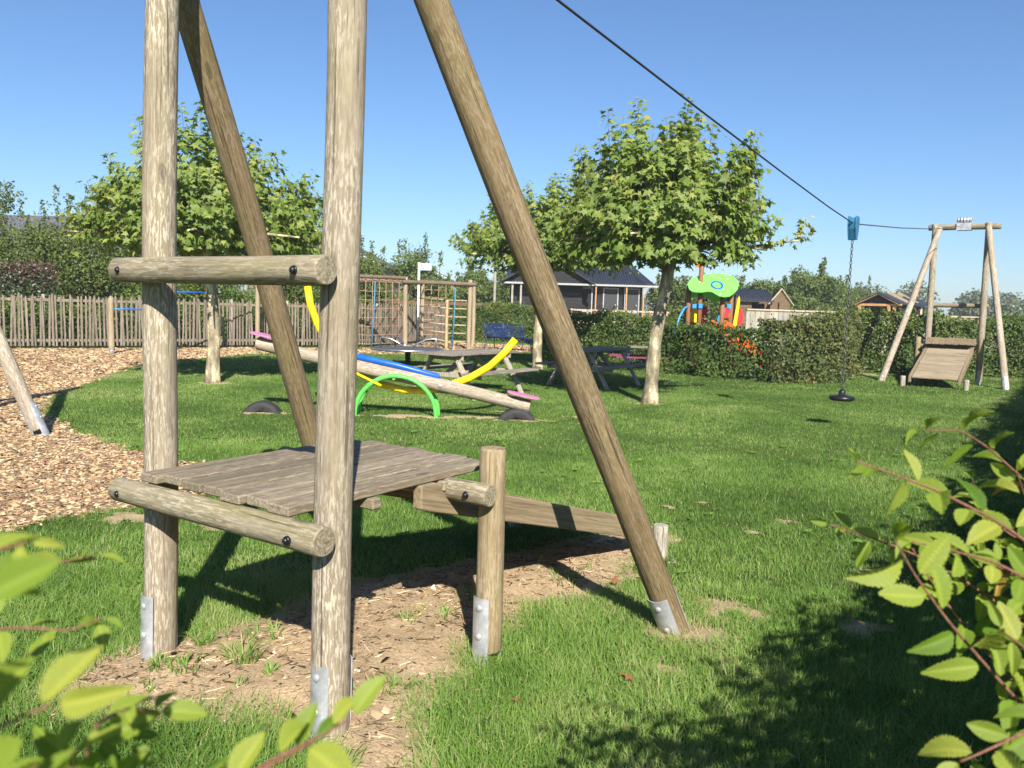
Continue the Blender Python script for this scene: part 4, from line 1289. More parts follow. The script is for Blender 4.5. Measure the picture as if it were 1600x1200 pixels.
def spray(parent, pts, r0, leaf, tint=.5, step=.032, nrm_dir=(0, -.35, 1), skip=0.0, seed=0, spread=1.0):
    """one hornbeam shoot: thin stem through the points, leaves to both sides"""
    rs = np.random.default_rng(seed)
    o = Vector(parent.location); pts = [Vector(p) - o for p in pts]
    P = []
    for a, c in zip(pts, pts[1:]):
        for k in range(6): P.append(a.lerp(c, k / 6))
    P.append(pts[-1])
    for _ in range(2): P = [P[0]] + [(P[i - 1] + P[i] * 2 + P[i + 1]) / 4 for i in range(1, len(P) - 1)] + [P[-1]]
    b = MB(); b.tube(P, [r0 * (1 - .7 * i / len(P)) for i in range(len(P))], 8)
    st = b.build("branch", M_twig, parent)
    A = np.array([tuple(p) for p in P]); seg = np.linalg.norm(np.diff(A, axis=0), axis=1); cum = np.concatenate([[0], np.cumsum(seg)])
    s = np.arange(step, cum[-1] * .995, step); s = np.concatenate([s, [cum[-1]]])
    pos = np.stack([np.interp(s, cum, A[:, i]) for i in range(3)], -1)
    tg = nrm(np.stack([np.interp(s + .01, cum, A[:, i]) - np.interp(s - .01, cum, A[:, i]) for i in range(3)], -1)); tg[-1] = tg[-2]
    n = len(s); side = np.where(np.arange(n) % 2, 1.0, -1.0); side[-1] = 0
    up_ = nrm(np.tile(np.array(nrm_dir, float), (n, 1)) + rs.normal(0, .38, (n, 3)))
    lat = nrm(np.cross(tg, up_))
    D = tg * (.55 + .25 * rs.random((n, 1))) + lat * side[:, None] * spread + rs.normal(0, .18, (n, 3)) + np.array([0, 0, -.12])
    S = leaf * rs.uniform(.72, 1.15, n) * np.where(s > cum[-1] - .03, .6, 1.0)
    k = rs.random(n) >= skip
    M = frames(D[k], up_[k] + rs.normal(0, .25, (k.sum(), 3)))
    tn = np.clip(rs.normal(tint, .2, k.sum()), 0, .87); tn[rs.random(len(tn)) < .025] = .97
    pk, dk, sk, vi = pos[k], D[k], S[k], rs.integers(0, len(HL), k.sum())
    Vs, Fs, Ts, Ns, o_ = [], [], [], [], 0
    for q, (lv, lf_, ln) in enumerate(HL):
        m = vi == q
        if not m.any(): continue
        V, F = scatter(lv, lf_, M[m], pk[m] + dk[m] * .006, sk[m])
        Vs.append(V); Fs.append(F + o_); o_ += len(V); Ts.append(np.repeat(tn[m], len(lv))); Ns.append(np.tile(ln, int(m.sum())))
    np_obj("foliage", np.concatenate(Vs), np.concatenate(Fs), M_hornleaf, st, {"tint": np.concatenate(Ts), "vein": np.concatenate(Ns)}, smooth=True)
    return st


HLITE = horn_leaf(rows=9, cols=5, curl=.22, roll=.4)
near_r = hedge("hornbeam_hedge", [(1.35, .35), (2.35, 1.75), (3.45, 3.1)], 1.66, .8, 1500, .074, M_hornleaf,
               "leafy hornbeam hedge with long bright sprays close to the camera, over the shaded grass", tint=(.32, .2), rag=.2, tmpl=HLITE)
hedge("hornbeam_hedge", [(3.45, 3.1), (5.95, 6.9), (9.4, 12.3), (13.5, 18.0), (16.5, 22.5)], 1.66, .8, 1150, .092, M_hedgeleaf, None, rag=.2, root=near_r)
near_l = hedge("hornbeam_shrub", [(-1.7, .35), (-.35, .22)], .95, .4, 1500, .06, M_hornleaf,
               "low hornbeam shrub whose bright out of focus leaves poke up below the first tower", "shrub", tint=(.35, .2), tmpl=HLITE)
RIGHT = [
    ([(0.898, 1.15, 1.182), (0.766, 1.13, 1.268), (0.677, 1.11, 1.323), (0.584, 1.09, 1.366), (0.512, 1.07, 1.392), (0.451, 1.05, 1.412)], 0.0045, 0.068, 0.55, 0.034, (0, -0.5, 1)),
    ([(1.02, 1.32, 1.229), (0.883, 1.3, 1.305), (0.804, 1.28, 1.359), (0.744, 1.26, 1.402), (0.686, 1.24, 1.432), (0.617, 1.22, 1.431)], 0.0038, 0.068, 0.5, 0.042, (-0.6, -0.1, 0.7)),
    ([(0.866, 1.096, 1.184), (0.731, 1.072, 1.239), (0.644, 1.048, 1.283), (0.562, 1.024, 1.307), (0.505, 1.0, 1.322)], 0.004, 0.062, 0.55, 0.034, (0, -0.6, 1)),
    ([(0.846, 1.053, 0.977), (0.742, 1.036, 1.047), (0.675, 1.019, 1.102), (0.611, 1.001, 1.164), (0.548, 0.984, 1.228), (0.495, 0.967, 1.289), (0.46, 0.95, 1.336)], 0.0045, 0.074, 0.6, 0.04, (-0.1, -0.9, 0.6)),
    ([(0.75, 0.946, 1.146), (0.657, 0.922, 1.139), (0.591, 0.898, 1.127), (0.534, 0.874, 1.117), (0.5, 0.85, 1.121)], 0.004, 0.07, 0.55, 0.034, (0, -0.7, 1)),
    ([(0.927, 1.17, 1.038), (0.794, 1.14, 1.136), (0.717, 1.11, 1.22), (0.664, 1.08, 1.274)], 0.004, 0.065, 0.6, 0.03, (0, -0.6, 1)),
    ([(0.939, 1.21, 1.22), (0.796, 1.18, 1.294), (0.735, 1.15, 1.352), (0.702, 1.12, 1.394)], 0.0035, 0.055, 0.75, 0.03, (-0.3, -0.8, 0.6)),
    ([(0.859, 1.07, 1.059), (0.737, 1.04, 1.133), (0.667, 1.01, 1.183), (0.613, 0.98, 1.219)], 0.004, 0.07, 0.5, 0.03, (0, -0.6, 1)),
    ([(1.013, 1.276, 1.073), (0.897, 1.252, 1.143), (0.804, 1.228, 1.22), (0.731, 1.204, 1.285), (0.69, 1.18, 1.329)], 0.004, 0.06, 0.5, 0.03, (0, -0.5, 1)),
]
LEFT = [
    ([(-0.613, 0.8, 1.295), (-0.547, 0.8, 1.313), (-0.489, 0.8, 1.323), (-0.45, 0.8, 1.33), (-0.412, 0.8, 1.339)], 0.003, 0.05, 0.5, 0.03, (0, -0.2, 1)),
    ([(-0.576, 0.75, 1.267), (-0.515, 0.75, 1.278), (-0.454, 0.75, 1.283), (-0.412, 0.75, 1.281), (-0.381, 0.75, 1.295)], 0.003, 0.052, 0.45, 0.03, (0, -0.2, 1)),
    ([(-0.346, 0.37, 1.41), (-0.302, 0.37, 1.436), (-0.272, 0.37, 1.448), (-0.245, 0.37, 1.456)], 0.003, 0.075, 0.5, 0.04, (0, -0.3, 1)),
    ([(-0.344, 0.62, 1.153), (-0.333, 0.62, 1.218), (-0.322, 0.62, 1.261), (-0.296, 0.62, 1.275), (-0.273, 0.62, 1.272)], 0.0035, 0.07, 0.55, 0.028, (0, -0.5, 1)),
    ([(-0.361, 0.42, 1.322), (-0.305, 0.42, 1.35), (-0.27, 0.42, 1.367), (-0.242, 0.42, 1.38)], 0.003, 0.075, 0.6, 0.03, (0, -0.4, 1)),
    ([(-0.263, 0.6, 1.169), (-0.213, 0.6, 1.221), (-0.174, 0.6, 1.248), (-0.139, 0.6, 1.267), (-0.115, 0.6, 1.282)], 0.0035, 0.07, 0.55, 0.03, (0, -0.5, 1)),
    ([(-0.399, 0.5, 1.407), (-0.342, 0.5, 1.429), (-0.317, 0.5, 1.439), (-0.301, 0.5, 1.444)], 0.003, 0.05, 0.85, 0.03, (-0.4, -0.5, 0.6)),
    ([(-0.39, 0.5, 1.236), (-0.339, 0.5, 1.272), (-0.305, 0.5, 1.293), (-0.274, 0.5, 1.305)], 0.003, 0.07, 0.4, 0.03, (0, -0.5, 1)),
]

for i, (p, r0, lf, tt, stp, nd) in enumerate(RIGHT): spray(near_r, p, r0 * .7, lf * .8, tt + .08, stp * .85, nd, 0, 40 + i)
for i, (p, r0, lf, tt, stp, nd) in enumerate(RIGHT[2:] + RIGHT[:1]):
    for j in range(1):
        o_ = (random.uniform(.03, .12), random.uniform(.03, .22), random.uniform(-.14, .02))
        spray(near_r, [tuple(a + c for a, c in zip(q, o_)) for q in p], r0 * .65, lf * .7, tt - .1, stp * .85, (random.uniform(-.4, .2), random.uniform(-.9, 0), .8), .08, 140 + 2 * i + j)
for i, (p, r0, lf, tt, stp, nd) in enumerate(LEFT[3:]):
    o_ = (random.uniform(-.05, .0), random.uniform(-.01, .06), random.uniform(-.05, -.02))
    spray(near_l, [tuple(a + c for a, c in zip(q, o_)) for q in p], r0 * .6, lf * .72, tt - .2, stp * .8, (random.uniform(-.4, .3), random.uniform(-.8, .2), 1), .05, 170 + i)
for i, (p, r0, lf, tt, stp, nd) in enumerate(LEFT): spray(near_l, p, r0 * .7, lf * (.9 if i in (2, 4) else .74), tt + .12, stp * .8, nd, 0, 70 + i)


# ------------------------------------------------------------------ background trees
def bush_tree(name, x, y, h, w, n, leaf, mat, label, cat="tree", seed=0, z0=.15, group=None, rag=.35, tint=.45, fruit=0, nclump=38, spike=0):
    rs = np.random.default_rng(seed + 100)
    root = empty(name, (x, y, 0)); tag(root, label, cat, group)
    b = MB(); hb = h * z0
    b.tube([(0, 0, -.1), (.04 * h * rs.normal(0, .5), 0, h * .3), (.03 * h * rs.normal(0, .5), .02 * h, h * .8)], [.028 * h + .03, .02 * h + .02, .012], 7)
    C = rand_unit(nclump) * (rs.random((nclump, 1)) ** .45)
    C = C * np.array([w / 2 * .82, w / 2 * .82, (h - hb) / 2 * .85]) + np.array([0, 0, hb + (h - hb) / 2])
    C[:, 2] = np.maximum(C[:, 2], hb + .1)
    wz = 1 - .35 * ((C[:, 2] - hb) / (h - hb)) ** 2; C[:, :2] *= wz[:, None]
    cr = w * .17 * rs.uniform(.6, 1.35, nclump)
    for k in range(0, nclump, 3):
        b.tube([(0, 0, max(.2, C[k, 2] * .45)), tuple(C[k])], [.008 * h + .01, .006], 4, False)
    b.build("trunk", M_bark, root)
    ci = rs.integers(0, nclump, n)
    d = rand_unit(n); rad = cr[ci] * rs.random(n) ** .42 * (1 + rag * rs.normal(0, .5, n))
    P = C[ci] + d * rad[:, None] * np.array([1, 1, .8])
    if spike:
        k = n // 26; si = rs.integers(0, spike, k); a = rs.random(spike) * 6.28; rr = w * .42 * np.sqrt(rs.random(spike)); hs = h * rs.uniform(.08, .2, spike)
        t = rs.random(k); zb = hb + (h - hb) * (1 - .45 * (rr / (w * .5)) ** 2)
        P[:k] = np.stack([rr[si] * np.cos(a[si]) + rs.normal(0, .06, k), rr[si] * np.sin(a[si]) + rs.normal(0, .06, k), zb[si] - .3 + t * (hs[si] + .3)], -1)
    P[:, 2] = np.maximum(P[:, 2], .1)
    Nn = d + rs.normal(0, .6, (n, 3)) + np.array([0, 0, .45]); T = rand_unit(n) + np.array([0, 0, -.3])
    tn = np.clip(tint + (rs.random(nclump)[ci] - .5) * .35 + rs.normal(0, .17, n), 0, 1)
    V, F = scatter(DV * np.array([1.25, 1, 1]), DF, frames(T, Nn), P, leaf * rs.uniform(.6, 1.3, n))
    np_obj("crown", V, F, mat, root, {"tint": np.repeat(tn, 4)})
    if fruit:
        m = MB(); m.lathe([(.0005, -.04), (.03, -.028), (.042, 0), (.032, .03), (.0005, .035)], 8)
        f0 = None
        for k in range(fruit):
            i = rs.integers(0, n)
            if f0 is None: f0 = m.build("apple", M_apple, root); f = f0
            else: f = f0.copy(); col.objects.link(f); f.parent = root
            f.location = Vector(P[i]) + Vector((0, -.12, -.05))
    return root


g = "apple trees behind the picket fence"
for i, (x, y, h, w, lab) in enumerate([(-19.4, 30, 5.1, 5.6, "apple tree rising over the copper tipped hedge, beside the grey farmhouse roof"), (-15.6, 29.5, 4.7, 5.0, "broad apple tree with yellow fruit between the copper tipped hedge and the first tree"),
                                       (-12.3, 31.5, 4.2, 5.0, "apple tree behind the pickets, seen through the gap beside the tallest log"), (-9.2, 34.5, 4.7, 5.2, "apple tree behind the pickets seen between the upright log and slanting brace"),
                                       (-7.0, 37.0, 4.0, 3.6, "apple tree seen between the brace and second upright log")]):
    bush_tree("apple_tree", x, y, h, w, 22000, .095, M_appleleaf, lab, seed=i, fruit=14, group=g, spike=9, z0=.06, nclump=64)
g = "loose trees beyond the hedges"
BT = [(-8.3, 45, 4.6, 3.0, "airy tree behind the climbing frame, close to the white bargeboard gable", M_treeleaf), (-5.5, 46, 5.1, 3.6, "taller airy tree right behind the white signpost", M_treeleaf),
      (-2.6, 58, 4.4, 3.6, "small tree beside the bare wooden pole near the black house", M_treeleaf), (-4.6, 52, 3.2, 3.0, "low round tree behind the climbing frame's last post", M_treeleaf), (-.6, 66, 5.0, 3.2, "slim tree rising behind the gable of the black house", M_treeleaf),
      (9.9, 52, 3.9, 3.4, "bushy tree just past the end wall of the black house", M_appleleaf), (12.0, 54, 3.6, 4.2, "wide low tree between the black house and the green panel roof", M_appleleaf),
      (15.3, 62, 4.3, 4.2, "tree rising behind the small dark roofed shed", M_treeleaf), (18.2, 62, 4.5, 4.0, "dark tree behind the end gable of the shed", M_treeleaf),
      (21.4, 60, 5.1, 5.0, "round dense green tree beyond the board fence, tallest near the shed", M_treeleaf), (26.0, 66, 4.4, 4.2, "green tree behind the hanging chain", M_treeleaf), (30.0, 76, 4.6, 5.0, "grey green tree behind the orange timber cabin", M_appleleaf),
      (36.0, 84, 5.2, 4.5, "pointed bushy tree next to the slate hipped gazebo", M_appleleaf), (20.0, 58, 3.0, 4.5, "low broad shrub between shed and round dense tree", M_treeleaf)]
for i, (x, y, h, w, lab, m) in enumerate(BT):
    bush_tree("leafy_tree", x, y, h, w, 16000 if 'round dense' in lab else 8500, .16 if y > 50 else .13, m, lab, seed=20 + i, group=g, z0=.1, spike=5)
for i, (x, y, h, w, lab) in enumerate([(-17.5, 27.6, 3.0, 4.2, "rounded green shrub filling the gap under the apple trees behind the reddish hedge"), (-13.2, 29.0, 2.6, 4.0, "low rounded shrub behind the pickets near the blue turning bar"), (-10.2, 31.0, 2.5, 3.8, "low rounded shrub behind the pickets past the flaky plane trunk"),
                                       (-7.6, 33.6, 2.6, 3.6, "low rounded shrub behind the pickets beside the curved yellow tube"), (-20.5, 26.0, 3.4, 3.5, "tall rounded shrub behind the fence at the picture's edge")]):
    bush_tree("shrub", x, y, h, w, 7000, .095, M_hedgeleaf, lab, "shrub", seed=60 + i, group="shrubs behind the picket fence", z0=.02, nclump=26)
# far wood: one mass of foliage on the horizon
P, D, Nn, S, T = [], [], [], [], []
nb = 150
bx = np.concatenate([rng.uniform(40, 170, 110), rng.uniform(-60, 60, 40)]); by = np.where(np.arange(nb) < 110, rng.uniform(125, 175, nb), rng.uniform(170, 230, nb)); bh = rng.uniform(4.6, 6.8, nb) + 1.8 * (rng.random(nb) < .12)
for x, y, h in zip(bx, by, bh):
    n = 800; d = rand_unit(n); r = rng.random((n, 1)) ** .4
    P.append(np.array([x, y, h * .5]) + d * r * np.array([h * .42, h * .42, h * .52])); Nn.append(d + rng.normal(0, .6, (n, 3)) + np.array([0, 0, .4])); S.append(rng.uniform(.3, .65, n)); T.append(np.clip(rng.normal(.45, .2, n) + rng.normal(0, .12), 0, 1))
P, Nn, S, T = (np.concatenate(q) for q in (P, Nn, S, T)); P[:, 2] = np.maximum(P[:, 2], .1)
V, F = scatter(DV * np.array([1.3, 1, 1]), DF, frames(rand_unit(len(P)), Nn), P, S)
tag(np_obj("far_wood", V, F, M_hazeleaf, attrs={"tint": np.repeat(T, 4)}), "hazy band of distant trees along the horizon", "wood", kind="stuff")

# ------------------------------------------------------------------ buildings
def gable(b, x0, x1, y0, y1, ze, zr, th=.08, over=.25, axis='X'):
    """two roof slopes; the ridge runs along the axis"""
    if axis == 'X':
        ym = (y0 + y1) / 2
        for s, ye in ((-1, y0 - over), (1, y1 + over)):
            b.add([(x0 - over, ye, ze), (x1 + over, ye, ze), (x1 + over, ym, zr), (x0 - over, ym, zr), (x0 - over, ye, ze + th), (x1 + over, ye, ze + th), (x1 + over, ym, zr + th), (x0 - over, ym, zr + th)],
                  [(0, 1, 2, 3), (4, 7, 6, 5), (0, 4, 5, 1), (1, 5, 6, 2), (3, 2, 6, 7), (0, 3, 7, 4)])
    else:
        xm = (x0 + x1) / 2
        for s, xe in ((-1, x0 - over), (1, x1 + over)):
            b.add([(xe, y0 - over, ze), (xe, y1 + over, ze), (xm, y1 + over, zr), (xm, y0 - over, zr), (xe, y0 - over, ze + th), (xe, y1 + over, ze + th), (xm, y1 + over, zr + th), (xm, y0 - over, zr + th)],
                  [(0, 1, 2, 3), (4, 7, 6, 5), (0, 4, 5, 1), (1, 5, 6, 2), (3, 2, 6, 7), (0, 3, 7, 4)])


# black boarded house
root = empty("black_house", (4.1, 52, 0))
tag(root, "black boarded wooden house with dark roof, pale gutters and white framed doors", "house")
def boards(b, x0, x1, y, z0, z1, hb=.19, face=-1):
    z = z0
    while z < z1 - .01:
        hh = min(hb, z1 - z)
        b.add([(x0, y + face * .035, z), (x1, y + face * .035, z), (x1, y + face * .01, z + hh), (x0, y + face * .01, z + hh), (x0, y, z), (x1, y, z), (x1, y, z + hh), (x0, y, z + hh)], [(0, 1, 2, 3), (0, 4, 5, 1), (0, 3, 7, 4), (1, 5, 6, 2), (3, 2, 6, 7)])
        z += hb
b = MB(); boards(b, .2, 3.95, 0, .7, 3.05); boards(b, -4.4, .1, -.6, .7, 3.05)
b.box((-2.1, 3.8, 1.9), (4.5, 8.4, 2.3)); b.box((2.0, 4.1, 1.9), (3.9, 7.9, 2.3))
b.build("wall", M_blackwood, root)
b = MB(); z = 3.06; ap = 4.62; xc = -2.12; hw = 2.75
while z < ap - .05:
    k = 1 - (z - 3.06) / (ap - 3.06); k2 = 1 - (min(z + .19, ap) - 3.06) / (ap - 3.06)
    b.add([(xc - hw * k, -1.435, z), (xc + hw * k, -1.435, z), (xc + hw * k2, -1.41, z + .19), (xc - hw * k2, -1.41, z + .19)], [(0, 1, 2, 3)]); z += .19
b.build("gable_boards", M_blackwood, root)
b = MB()
b.add([(-4.6, -.55, 3.08), (4.75, -.55, 3.08), (3.6, 4, 4.72), (-4.6, 4, 4.72)], [(0, 1, 2, 3)]); b.add([(4.75, -.55, 3.08), (4.75, 8.5, 3.08), (3.6, 4, 4.72)], [(0, 1, 2)]); b.add([(4.75, 8.5, 3.08), (-4.6, 8.5, 3.08), (-4.6, 4, 4.72), (3.6, 4, 4.72)], [(0, 1, 2, 3)])
gable(b, -4.75, .5, -1.5, 4.2, 3.05, 4.68, .10, .18, 'Y')
for i in range(30):
    xx = -.1 + i * .16
    b.tube([(xx, -.56, 3.10), (min(xx, 3.55 + (xx - 3.55) * .0), 3.9 if xx < 3.6 else 3.9 - (xx - 3.6) * 3.9, 4.72 if xx < 3.6 else 4.72 - (xx - 3.6) * 1.42)], .028, 5)
b.build("roof", M_darkroof, root)
b = MB()
for s in (-1, 1): b.beam((xc, -1.7, 4.70), (xc + s * 2.95, -1.7, 2.98), .04, .26, (0, 1, 0))
b.build("bargeboard", M_blackwood, root)
b = MB(); b.box((-2.1, -1.55, 3.02), (5.4, .13, .11)); b.box((2.7, -.66, 3.05), (4.15, .13, .11)); b.tube([(.55, -1.5, 3.0), (.55, -.7, 2.9)], .05, 8)
b.build("gutter", M_trim, root)
for xx, yy in ((-4.25, -1.45), (-3.72, -1.45)): b = MB(); b.box((xx, yy, 1.9), (.11, .11, 2.3)); b.build("porch_post", M_grey, root)
for xx in (.96, 2.87, 3.93): b = MB(); b.box((xx, -.62, 1.95), (.07, .07, 2.2)); b.build("brown_post", M_newwood, root)
def door(xx, open_=False):
    d = empty("door", (xx, -.05, .86)); d.parent = root
    d = MB()
    for s in (-.45, .45): d.box((xx + s, -.08, 1.87), (.07, .07, 2.08))
    d.box((xx, -.08, 2.87), (1.01, .075, .1)); d.box((xx, -.085, 1.42), (.84, .05, .12)); 
    if not open_: d.box((xx, -.09, 1.0), (.84, .04, .16))
    f = d.build("door", M_trim, root)
    g_ = MB(); g_.box((xx, -.055, 1.98 if not open_ else 1.9), (.83, .03, 1.66 if not open_ else 1.9)); g_.build("door_leaf_or_shade", M_openshade if open_ else M_darkpanel, f)  # open door: black panel paints the darkness of the doorway
    if not open_:
        k_ = MB(); k_.lathe([(.035, 0), (.035, .06)], 8, Matrix.Translation((xx + .3, -.1, 1.85)) @ Matrix.Rotation(math.pi / 2, 4, 'X')); k_.build("handle", M_steel, f)
for xx, op in ((.32, True), (1.95, False), (3.28, False)):
    door(xx, op)
for o_ in [o_ for o_ in root.children if o_.type == 'EMPTY']: bpy.data.objects.remove(o_)
b = MB(); b.box((-.4, 0, 1.9), (.55, .06, 2.0)); b.build("window", M_darkpanel, root)
b = MB(); b.box((1.0, -1.2, .75), (8.6, 1.6, .18)); b.build("veranda_floor", M_palewood, root)
b = MB()
for z in (1.48, 1.12): b.box((2.3, -2.0, z), (6.0, .05, .09))
for i in range(7): b.box((-.6 + i * .95, -1.95, 1.0), (.09, .06, 1.1))
b.box((4.75, -1.6, 1.15), (1.1, .06, .75))
b.build("railing", M_palewood, root)


def farmhouse(x, y, hw, ze, za, dp, label, chimney=False):
    root = empty("farmhouse", (x, y, 0)); tag(root, label, "house", "grey roofed farm buildings beyond the fence")
    b = MB(); b.box((0, dp / 2, ze / 2), (2 * hw - .5, dp, ze)); b.add([(-hw + .25, 0, ze), (hw - .25, 0, ze), (0, 0, za - .15)], [(0, 1, 2)]); b.build("wall", M_wallgreen, root)
    b = MB(); b.add([(-hw + .2, -.03, ze - .05), (hw - .2, -.03, ze - .05), (0, -.03, za - .1)], [(0, 1, 2)]); b.build("gable_cladding", M_slate, root)
    b = MB(); gable(b, -hw + .25, hw - .25, 0, dp, ze - .1, za, .12, .3, 'Y'); rf = b.build("roof", M_slate, root)
    b = MB()
    for s in (-1, 1): b.beam((0, -.34, za + .08), (s * (hw + .08), -.34, ze - .02), .06, .2, (0, 1, 0))
    b.build("bargeboard", M_white, root)
    if chimney: b = MB(); b.box((.6, 2.5, za + .1), (.5, .5, 1.0)); b.build("chimney", M_brownboard, rf)


farmhouse(-14.8, 60, 5.0, 4.25, 6.7, 14, "farmhouse with grey slate gable, white bargeboard and chimney behind the apple trees", True)
farmhouse(-8.5, 72, 3.6, 3.3, 5.0, 10, "small grey gabled building with white bargeboard behind the airy trees")
root = empty("barn", (-40, 60, 0)); tag(root, "long grey slate barn roof showing above the apple trees at the picture's edge", "barn")
b = MB(); b.box((0, 6, 1.9), (18, 11, 3.8)); b.build("wall", M_wallgreen, root)
b = MB(); gable(b, -9, 9, .5, 11.5, 3.7, 7.5, .12, .4, 'X'); b.build("roof", M_slate, root)
root.rotation_euler = (0, 0, -.06)


root = empty("garden_shed", (14.9, 50, 0)); tag(root, "small brown board shed with dark corrugated roof and open front", "shed")
b = MB(); boards(b, -1.25, -.5, 0, 0, 2.3); b.box((-.88, .1, 1.15), (.75, .1, 2.3)); b.box((0, 2.3, 1.15), (2.5, .1, 2.3))
b.box((1.2, 1.15, 1.15), (.08, 2.4, 2.3)); b.box((-1.22, 1.15, 1.15), (.06, 2.3, 2.28))
b.build("wall", M_brownboard, root)
b = MB(); gable(b, -1.25, .55, -.1, 2.4, 2.28, 3.0, .07, .2, 'X')
for i in range(15): b.tube([(-1.4 + i * .15, -.3, 2.36), (-1.4 + i * .15, 1.15, 3.08)], .035, 5)
b.build("roof", M_darkroof, root)
b = MB(); b.add([(.6, -.1, 0), (2.0, .5, 0), (2.0, .5, 2.25), (1.3, .2, 3.0), (.6, -.1, 2.25)], [(0, 1, 2, 3, 4)]); b.build("gable_wall", M_brownboard, root)
b = MB(); b.beam((1.3, .1, 3.12), (2.2, .5, 2.15), .05, .14, (0, 1, 0)); b.beam((1.3, .1, 3.12), (.42, -.25, 2.15), .05, .14, (0, 1, 0)); b.build("bargeboard", M_palewood, root)
b = MB(); b.box((.0, .9, 1.1), (1.1, .05, 2.2)); b.build("painted_inside_shade", M_openshade, root)  # black sheet set in the open front, painted as its inner shade

root = empty("timber_cabin", (22.1, 50, 0), -.8); tag(root, "open timber cabin with orange gable beams and pale roof strips", "cabin")
b = MB()
for xx in (-1.15, .62, .95): b.box((xx, 0, 1.2), (.16, .16, 2.4))
b.box((0, 0, 2.32), (2.5, .12, .14)); b.box((.3, 0.02, 1.15), (1.3, .1, .12))
for s in (-1, 1): b.beam((0, -.15, 3.0), (s * 1.4, -.15, 2.32), .08, .18, (0, 1, 0))
b.build("frame", M_newwood, root)
b = MB(); gable(b, -1.1, 1.1, 0, 4.5, 2.35, 2.98, .07, .25, 'Y'); b.build("roof", M_darkroof, root)
b = MB()
for yy in (1.2, 2.6): b.beam((.05, yy, 3.09), (1.3, yy, 2.43), .02, .28, (-.45, 0, -.9))
b.build("roof_strips", M_palewood, root)
b = MB(); b.add([(-1.1, .1, 2.38), (1.1, .1, 2.38), (0, .1, 2.9)], [(0, 1, 2)]); b.box((0, 2.5, 1.15), (2.2, 3.8, 2.3)); b.build("wall", M_blackwood, root)

root = empty("gazebo", (24.3, 51.5, 0)); tag(root, "small gazebo with dark hipped roof on pale posts", "gazebo")
b = MB(); b.add([(-.95, -.95, 2.3), (.95, -.95, 2.3), (.95, .95, 2.3), (-.95, .95, 2.3), (0, 0, 2.95)], [(0, 1, 4), (1, 2, 4), (2, 3, 4), (3, 0, 4), (3, 2, 1, 0)]); b.build("roof", M_darkroof, root)
for sx in (-.75, .75):
    for sy in (-.75, .75): b = MB(); b.box((sx, sy, 1.15), (.12, .12, 2.3)); b.build("post", M_palewood, root)
b = MB(); b.box((0, -.75, .55), (1.5, .05, 1.0)); b.build("railing", M_palewood, root)

# ------------------------------------------------------------------ playhouse
root = empty("playhouse", (5.25, 22.0, 0)); tag(root, "colourful playhouse with lime green roof panels, brown posts and orange slide behind the hedge", "playhouse")
for xx, yy, h in ((-.58, .1, 2.3), (-.30, 0, 3.12), (.28, -.1, 2.05), (.56, .1, 2.4), (.80, .35, 2.0), (-.45, .9, 2.2), (.55, 1.0, 2.2)): b = MB(); b.lathe([(.065, -.1), (.065, h - .02), (.05, h)], 14, Matrix.Translation((xx, yy, 0))); b.build("post", M_brownpost, root)
op = [(1074, 455), (1073, 447), (1077, 440), (1085, 434), (1097, 429.5), (1110, 427), (1125, 425.5), (1138, 426.5), (1148, 430), (1153, 436), (1154, 444), (1150, 453), (1143, 460), (1135, 465.5), (1126, 467), (1118, 465.5), (1113, 462), (1109, 459), (1103, 458), (1092, 460), (1083, 460), (1077, 458.5)]
kid = [((x - 1113) * .0169, (467 - y) * .0169 * 1.35) for x, y in op]
T1 = Matrix.Translation((0, -.45, 1.98)) @ Matrix.Rotation(math.radians(42), 4, 'X')
b = MB(); b.prism([(x, y) for x, y in kid], 0, .025, T1); pn = b.build("roof_panel", M_lime, root)
b = MB(); b.lathe([(.12, .026), (.165, .026), (.165, .045), (.12, .045), (.12, .026)], 24, T1 @ Matrix.Translation((.10, .45, 0)), True, False); b.build("window_ring", M_blue, pn)
b = MB()
for x, y in ((-.35, .55), (.42, .72), (.24, .28), (.12, .1)): b.lathe([(.022, .026), (.022, .04), (.0005, .045)], 8, T1 @ Matrix.Translation((x, y, 0)))
b.build("bolt_caps", M_white, pn)
T2 = Matrix.Translation((.25, 1.5, 1.88)) @ Matrix.Rotation(math.radians(180), 4, 'Z') @ Matrix.Rotation(math.radians(50), 4, 'X')
b = MB(); b.prism([(-x, y) for x, y in reversed(kid)], 0, .025, T2); b.build("roof_panel", M_dkgreen, root)
b = MB(); b.prism([(-.42, .0), (-.10, 0), (-.10, .36), (-.24, .24), (-.3, .33), (-.42, .33), (-.46, .2), (-.44, .12)], -.012, .012, Matrix.Translation((-.2, 0, 2.76)) @ Matrix.Scale(.62, 4) @ Matrix.Rotation(math.pi / 2, 4, 'X')); b.build("flag", M_orange, root)
b = MB(); b.box((-.05, .45, 1.2), (.75, .9, .06)); b.build("floor", M_brownpost, root)
b = MB(); b.box((-.14, .95, 1.5), (.55, .03, .5)); b.build("back_panel", M_red, root)
b = MB(); b.prism([(-.09, -.55), (.02, -.55), (.10, .35), (.07, .5), (.03, .36)], -.015, .015, Matrix.Translation((.66, -.02, 1.55)) @ Matrix.Rotation(math.pi / 2, 4, 'X')); b.build("side_panel", M_yellow, root)
b = MB(); b.prism([(-.2, -.3), (.16, -.3), (.16, .12), (.05, .2), (-.2, .18)], -.015, .015, Matrix.Translation((-.32, .5, 1.6)) @ Matrix.Rotation(math.pi / 2, 4, 'X')); b.build("side_panel", M_yellow, root)
b = MB(); b.prism([(.10 * math.cos(t) , .15 * math.sin(t)) for t in [2 * math.pi * k / 16 for k in range(16)]], -.015, .015, Matrix.Translation((.42, -.05, 1.58)) @ Matrix.Rotation(math.pi / 2, 4, 'X'))
